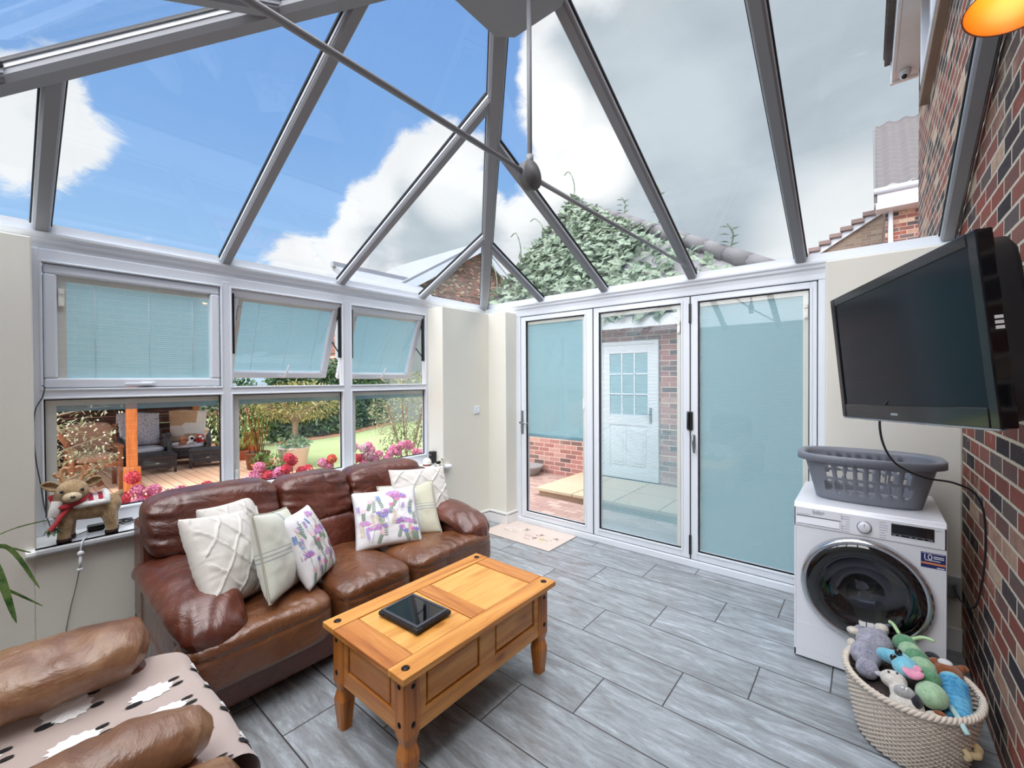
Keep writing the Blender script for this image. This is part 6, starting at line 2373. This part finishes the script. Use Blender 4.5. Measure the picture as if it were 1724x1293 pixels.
for i, (nm, lab, c, mats) in enumerate((
        ('plush_bear', 'small brown soft toy at left on the right rattan chair', (-10.58, 2.40, .31), (lin(190, 120, 90),)),
        ('plush_dalmatian', 'small white and black soft toy in middle of right rattan chair', (-10.56, 2.53, .31), (lin(236, 234, 230), lin(30, 28, 30))),
        ('plush_santa', 'small red and white soft toy on the right rattan chair', (-10.56, 2.67, .33), (lin(190, 36, 50), lin(238, 232, 226))),
        ('plush_rabbit', 'tall cream soft toy against right arm of right rattan chair', (-10.60, 2.80, .37), (lin(236, 212, 184),)))):
    tt = thing(nm, lab, 'soft toy', c)
    m = MB(); h_ = .10 if i < 3 else .20
    m.ball(c, (.055, .06, h_ * .6)); m.ball((c[0] + .02, c[1], c[2] + h_ * .75), (.05, .052, .048)); m.tube([(c[0], c[1] - .05, c[2]), (c[0] + .06, c[1] - .07, c[2] - .04)], .022, 8); m.tube([(c[0], c[1] + .05, c[2]), (c[0] + .06, c[1] + .07, c[2] - .04)], .022, 8)
    obj('body', m, pbr(nm + '_cloth', mats[0], .95), tt)
    if len(mats) > 1:
        m = MB(); m.ball((c[0] + .05, c[1], c[2] + h_ * .72), (.026, .034, .03)); m.ball((c[0] + .03, c[1] + .05, c[2] + .02), (.034, .026, .03)); obj('patch', m, pbr(nm + '_patch', mats[1], .95), tt)

wc = thing('wooden_garden_chair', 'wooden garden chair with brown cushions behind the olive branches', 'garden chair', (-9.2, .95, GZ))
m = MB(); m.puff((-9.45, .72, .30), (-8.95, 1.20, .42), 5, 8); obj('seat_cushion', m, plain('brown_cushion', (140, 110, 92), .95), wc)
m = MB(); m.puff((-9.62, .70, .40), (-9.44, 1.22, .88), 5, 8); obj('back_cushion', m, plain('brown_cushion_back', (150, 120, 100), .95), wc)
for x in (-9.55, -8.97):
    for y in (.70, 1.24):
        m = MB(); m.box((x - .03, y - .03, GZ), (x + .03, y + .03, .52 if x > -9.2 else .84), .006); obj('leg', m, CHAIRWOOD, wc)
for y in (.70, 1.24):
    m = MB(); m.box((-9.6, y - .04, .50), (-8.92, y + .04, .54), .006); obj('armrest', m, CHAIRWOOD, wc)
m = MB(); m.box((-9.58, .72, .22), (-8.96, 1.22, .30), .006); obj('seat_frame', m, CHAIRWOOD, wc)

# ------------------------------------------------------------------ plants
def crown(mb, c, r, n, L, W, seed, tw=None, updir=.2, dirs=1.0):
    rnd = random.Random(seed)
    c = Vector(c)
    for _ in range(n):
        while True:
            p = Vector((rnd.uniform(-1, 1), rnd.uniform(-1, 1), rnd.uniform(-1, 1)))
            if .25 < p.length < 1 and (rnd.random() < .35 + p.length):
                break
        q = c + Vector((p.x * r[0], p.y * r[1], p.z * r[2]))
        d = (p.normalized() * dirs + Vector((rnd.uniform(-1, 1), rnd.uniform(-1, 1), rnd.uniform(-1, 1) + updir))).normalized()
        mb.leaf(q, d, L * rnd.uniform(.7, 1.25), W * rnd.uniform(.7, 1.2), .3, (rnd.uniform(-.5, .5), rnd.uniform(-.5, .5), 1))


def pot(name, c, r0, r1, h, mat, root):
    m = MB(); m.lathe([(0, 0), (r0, 0), (r1, h - .03), (r1 + .012, h - .03), (r1 + .012, h), (r1 - .015, h), (r1 - .03, h - .05), (0, h - .05)], c, 28)
    return obj(name, m, mat, root)


# olive by the left window pane
ol = thing('olive_tree', 'olive tree whose silvery branches cross the left window pane', 'tree', (-4.9, -.05, GZ))
pot('pot', (-4.9, -.05, GZ), .20, .26, .42, TERRA, ol)
m = MB(); m.tube(spline([(-4.9, -.05, .15), (-4.88, -.02, .55), (-4.82, .02, .95), (-4.8, .02, 1.5)]), .028, 8)
lf = MB(); bd = MB()
rnd = random.Random(4)
for (a, b2, c) in (((-4.86, 0, .55), (-4.7, .25, .72), (-4.6, .50, .84)), ((-4.86, 0, .62), (-4.65, .22, .86), (-4.58, .42, .98)), ((-4.84, 0, .8), (-4.66, .30, 1.00), (-4.6, .62, 1.13)), ((-4.82, .02, .95), (-4.66, .25, 1.13), (-4.62, .48, 1.22)), ((-4.82, .02, 1.1), (-4.66, .3, 1.28), (-4.62, .62, 1.34)), ((-4.86, 0, .55), (-4.72, .16, .66), (-4.64, .33, .70)), ((-4.8, .02, 1.3), (-4.6, .2, 1.25), (-4.5, .34, 1.15)), ((-4.86, 0, .58), (-4.6, .34, .80), (-4.56, .60, .93)), ((-4.82, 0, .7), (-4.6, .2, .95), (-4.55, .55, 1.0))):
    br = spline([a, b2, c], 14)
    m.tube(br, [.010 * (1 - i / len(br)) + .002 for i in range(len(br))], 5)
    for i in range(5, len(br)):
        for s in range(4):
            p = br[i] + Vector((rnd.uniform(-.05, .05), rnd.uniform(-.05, .05), rnd.uniform(-.05, .05)))
            lf.leaf(p, (rnd.uniform(-1, 1), rnd.uniform(-.5, 1), rnd.uniform(-.5, .9)), rnd.uniform(.04, .075), rnd.uniform(.010, .016), .2)
        if rnd.random() < .5:
            bd.ball(br[i] + Vector((rnd.uniform(-.06, .06), rnd.uniform(-.06, .06), rnd.uniform(-.06, .06))), .007, 6, 4)
obj('branches', m, BARK, ol); obj('foliage', lf, L_OLIVE, ol); obj('buds', bd, plain('pale_bud', (232, 236, 214), .6), ol)

hd = MB()
rnd = random.Random(9)
for i in range(len(bk_) - 1):
    pass
P0 = [Vector((x - .1, y, 0)) for x, y in pts_]
for _ in range(5200):
    f = rnd.random() * (len(P0) - 1.001)
    i = int(f); t = f - i
    base = P0[i].lerp(P0[i + 1], t)
    nrm = Vector((.9, -.45, 0)).normalized()
    z = GZ + .05 + rnd.random() ** .9 * 2.3
    p = base + nrm * (rnd.uniform(-.35, .12) + .16 * hsh(f * 4, z * 2)) + Vector((0, 0, z))
    d = (nrm * .8 + Vector((rnd.uniform(-1, 1), rnd.uniform(-1, 1), rnd.uniform(-.9, .8)))).normalized()
    hd.leaf(p, d, rnd.uniform(.13, .22), rnd.uniform(.06, .10), .3, nrm + Vector((0, 0, rnd.uniform(.2, 1.2))))
hg = thing('laurel_hedge', 'dark glossy laurel hedge along the back of the lawn', 'hedge', (-13, 8, GZ))
obj('foliage', hd, L_LAUREL, hg)
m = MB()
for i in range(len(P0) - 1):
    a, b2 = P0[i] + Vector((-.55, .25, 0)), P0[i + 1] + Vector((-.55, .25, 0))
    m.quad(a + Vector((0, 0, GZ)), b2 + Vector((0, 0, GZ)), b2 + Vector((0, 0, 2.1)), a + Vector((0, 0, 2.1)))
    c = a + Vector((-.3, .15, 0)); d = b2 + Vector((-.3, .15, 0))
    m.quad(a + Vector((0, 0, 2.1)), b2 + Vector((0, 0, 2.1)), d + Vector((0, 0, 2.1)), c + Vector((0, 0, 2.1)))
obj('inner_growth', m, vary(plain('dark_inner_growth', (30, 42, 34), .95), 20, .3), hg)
hg2 = thing('dark_shrub', 'dark leafy shrub behind the rattan chairs at edge of the deck', 'shrub', (-12.1, 3.6, GZ))
m = MB(); crown(m, (-12.2, 3.75, .7), (.45, .9, .95), 1500, .17, .075, 31); obj('foliage', m, L_LAUREL, hg2)
m = MB(); crown(m, (-11.75, 3.2, .35), (.28, .3, .45), 160, .20, .06, 32, updir=.6); obj('variegated_leaves', m, leafmat('variegated', lin(150, 160, 90), lin(206, 206, 150)), hg2)
m = MB()
for k in range(5):
    m.tube([(-12.2 + .05 * k, 3.5 + .12 * k, GZ), (-12.2 + .03 * k, 3.45 + .15 * k, .8)], .02, 6)
obj('stems', m, BARK, hg2)

bt = thing('potted_bushy_tree', 'round headed yellow green tree in tall pale pot on the lawn edge', 'tree', (-8.45, 3.64, GZ))
pot('pot', (-8.45, 3.64, GZ), .205, .275, .43, vary(plain('pale_stone_pot', (220, 212, 210), .85), 5, .06), bt)
m = MB(); m.tube(spline([(-8.45, 3.66, .2), (-8.46, 3.67, .5), (-8.45, 3.68, .75), (-8.44, 3.7, .95)]), [.06] * 7 + [.055] * 6 + [.05] * 6, 10)
for k in range(9):
    a = 2 * PI * k / 9
    m.tube(spline([(-8.45, 3.68, .70), (-8.45 + .2 * math.cos(a), 3.68 + .25 * math.sin(a), .92), (-8.45 + .45 * math.cos(a), 3.68 + .62 * math.sin(a), 1.05 + .1 * (k % 3))]), .014, 5)
obj('trunk', m, BARK, bt)
m = MB(); crown(m, (-8.45, 3.78, 1.12), (.62, .85, .38), 2600, .085, .026, 41); obj('foliage', m, L_BUSHY, bt)
m = MB(); crown(m, (-8.38, 3.60, .33), (.26, .28, .13), 150, .11, .09, 42); obj('underplanting', m, leafmat('sea_green', lin(110, 150, 116), lin(170, 200, 164)), bt)

bb = thing('potted_bamboo', 'bamboo with drooping pale leaves in a brown pot at deck edge', 'bamboo', (-9.0, 3.18, GZ))
pot('pot', (-9.0, 3.2, GZ), .17, .21, .32, plain('brown_glaze', (120, 70, 40), .5), bb)
m = MB(); lf = MB(); rnd = random.Random(14)
for k in range(9):
    a = rnd.uniform(0, 6.28); r = rnd.uniform(.02, .12)
    p0 = Vector((-9 + r * math.cos(a), 3.2 + r * math.sin(a), .12)); p1 = p0 + Vector((rnd.uniform(-.2, .2), rnd.uniform(-.25, .15), rnd.uniform(.8, 1.3)))
    m.tube([p0, p0.lerp(p1, .5) + Vector((.02, 0, 0)), p1], .010, 6)
    for j in range(34):
        f = rnd.uniform(.35, 1)
        lf.leaf(p0.lerp(p1, f), (rnd.uniform(-1, 1), rnd.uniform(-1, 1), rnd.uniform(-.9, .2)), rnd.uniform(.14, .24), rnd.uniform(.018, .028), .9)
obj('canes', m, plain('amber_cane', (150, 100, 46), .5), bb); obj('foliage', lf, L_BAMBOO, bb)
tp = thing('terracotta_pot', 'tall terracotta pot standing behind the bamboo', 'pot', (-10.4, 3.56, GZ)); pot('pot', (-10.4, 3.56, GZ), .13, .15, .56, TERRA, tp)
sp_ = thing('small_potted_plant', 'small terracotta pot with strappy leaves at the deck edge', 'plant', (-10.3, 3.36, GZ)); pot('pot', (-10.3, 3.36, GZ), .09, .13, .20, TERRA, sp_)
m = MB(); rnd = random.Random(15)
for k in range(26):
    m.leaf((-10.3, 3.36, .02), (rnd.uniform(-.6, .6), rnd.uniform(-.6, .6), 1), rnd.uniform(.22, .42), .04, .6)
obj('foliage', m, leafmat('yellow_striped', lin(110, 130, 60), lin(206, 206, 130)), sp_)
for nm, lab, c, r in (('low_terracotta_pot', 'low terracotta bowl with trailing plant left of the pale pot', (-8.62, 3.14, GZ), .17), ('dark_bowl_pot', 'dark shallow bowl in front of the pale pot', (-8.25, 3.22, GZ), .15)):
    q_ = thing(nm, lab, 'pot', c); pot('pot', c, r * .75, r, .16 if 'low' in nm else .12, TERRA if 'low' in nm else plain('dark_bowl', (60, 52, 48), .6), q_)
    m = MB(); crown(m, (c[0], c[1], c[2] + .22), (.16, .16, .10), 120, .10, .03, int(r * 1000), updir=.5); obj('foliage', m, L_GREEN, q_)

os_ = thing('olive_shrub', 'silvery grey olive shrub at right of the far window pane', 'shrub', (-5.1, 3.75, GZ))
m = MB(); crown(m, (-5.15, 3.86, 1.05), (.50, .58, .62), 2600, .065, .020, 51); obj('foliage', m, L_OLIVE, os_)
m = MB(); crown(m, (-5.0, 3.80, .50), (.36, .46, .42), 500, .085, .026, 52); obj('lower_leaves', m, L_GREEN, os_)
m = MB()
for k in range(7):
    a = k * .9
    m.tube(spline([(-5.1, 3.8, GZ), (-5.1 + .12 * math.cos(a), 3.8 + .12 * math.sin(a), .5), (-5.12 + .3 * math.cos(a), 3.84 + .35 * math.sin(a), 1.2)]), .012, 5)
obj('stems', m, BARK, os_)

# geraniums in the trough under the window
tr = thing('window_trough', 'long planter trough outside below the window holding the geraniums', 'planter', (-3.78, 1.75, GZ))
m = MB(); m.box((-3.90, .40, GZ), (-3.66, 3.15, .52), .01); obj('box', m, plain('brown_trough', (96, 66, 48), .8), tr)
m = MB(); m.box((-3.89, .41, .50), (-3.67, 3.14, .53)); obj('soil', m, plain('dark_soil', (54, 42, 34), .95), tr)
PET = {'r': pbr('red_petals', lin(240, 84, 104), .6), 'p': pbr('pink_petals', lin(246, 156, 192), .6), 'o': pbr('coral_petals', lin(240, 110, 88), .6), 'w': pbr('pale_pink_petals', lin(248, 206, 218), .6)}
HEADS = [('r', .59, .88), ('r', .53, .76), ('r', .64, .71), ('p', .61, .79), ('p', .7, .77), ('w', .77, .74), ('p', .83, .75), ('r', .99, .75), ('p', 1.36, .83), ('r', 1.4, .76), ('p', 1.44, .73), ('p', 1.51, .77), ('r', 1.55, .79), ('r', 1.61, .85), ('r', 1.57, .88), ('p', 1.32, .75), ('w', 1.25, .73), ('r', 1.68, .75), ('r', 1.75, .75), ('p', 1.9, .78), ('o', 1.97, .81), ('w', 2.21, .89), ('w', 2.29, .87), ('p', 2.35, .88), ('r', 2.22, .78), ('p', 2.29, .77), ('p', 2.37, .77), ('p', 2.47, .78), ('p', 2.58, .78), ('p', 2.63, .82), ('p', 2.7, .85), ('p', 2.8, .85), ('p', 2.95, .74), ('p', 3.01, .72), ('r', .5, .7)]
rnd = random.Random(17)
GN = {0: 'geranium with red and pink heads nearest the plush reindeer', 1: 'geranium with a few red heads just above the near sofa back', 2: 'large pink and red geranium low in the middle window pane', 3: 'geranium with pink and coral heads near the far mullion', 4: 'geranium with pale pink and red heads at left of far pane', 5: 'pink geranium clump beside the olive shrub in far pane'}
BINS = [(.40, .66), (.66, 1.15), (1.15, 1.72), (1.72, 2.1), (2.1, 2.42), (2.42, 3.12)]
for bi, (ya, yb) in enumerate(BINS):
    g = thing('geranium', GN[bi], 'flower', (-3.78, (ya + yb) / 2, .52), 0, 'geraniums in the trough')
    lf = MB(); stm = MB()
    for k in range(int(90 * (yb - ya) / .4)):
        p = Vector((-3.78 + rnd.uniform(-.12, .10), rnd.uniform(ya, yb), rnd.uniform(.52, .70)))
        lf.leaf(p, (rnd.uniform(-1, 1), rnd.uniform(-1, 1), rnd.uniform(-.2, .9)), rnd.uniform(.05, .08), rnd.uniform(.045, .065), .3)
    for cidx, y, z in HEADS:
        if ya <= y < yb:
            for rep in range(2 if cidx in 'pw' else 1):
                yy, zz, xx = y + (rnd.uniform(-.05, .05) if rep else 0), z - (rnd.uniform(.02, .07) if rep else 0), -3.78 + rnd.uniform(-.05, .05)
                hb = MB()
                for q in range(46):
                    d = Vector((rnd.gauss(0, 1), rnd.gauss(0, 1), rnd.gauss(0, 1) + .35)).normalized()
                    c = Vector((xx, yy, zz)) + d * .034
                    s = d.orthogonal().normalized(); u = d.cross(s)
                    a0 = rnd.uniform(0, 6.28)
                    for w_ in range(4):
                        a = a0 + w_ * PI / 2
                        e1 = s * math.cos(a) + u * math.sin(a); e2 = s * math.cos(a + .8) + u * math.sin(a + .8)
                        hb.poly([c, c + e1 * .018 + d * .004, c + (e1 + e2) * .0135 + d * .006, c + e2 * .018 + d * .004], True)
                obj('flower_head', hb, PET[cidx], g)
                stm.tube([(xx, yy, .53), (xx, yy, zz - .01)], .003, 5)
    obj('foliage', lf, L_GREEN, g); obj('stems', stm, L_GREEN, g)
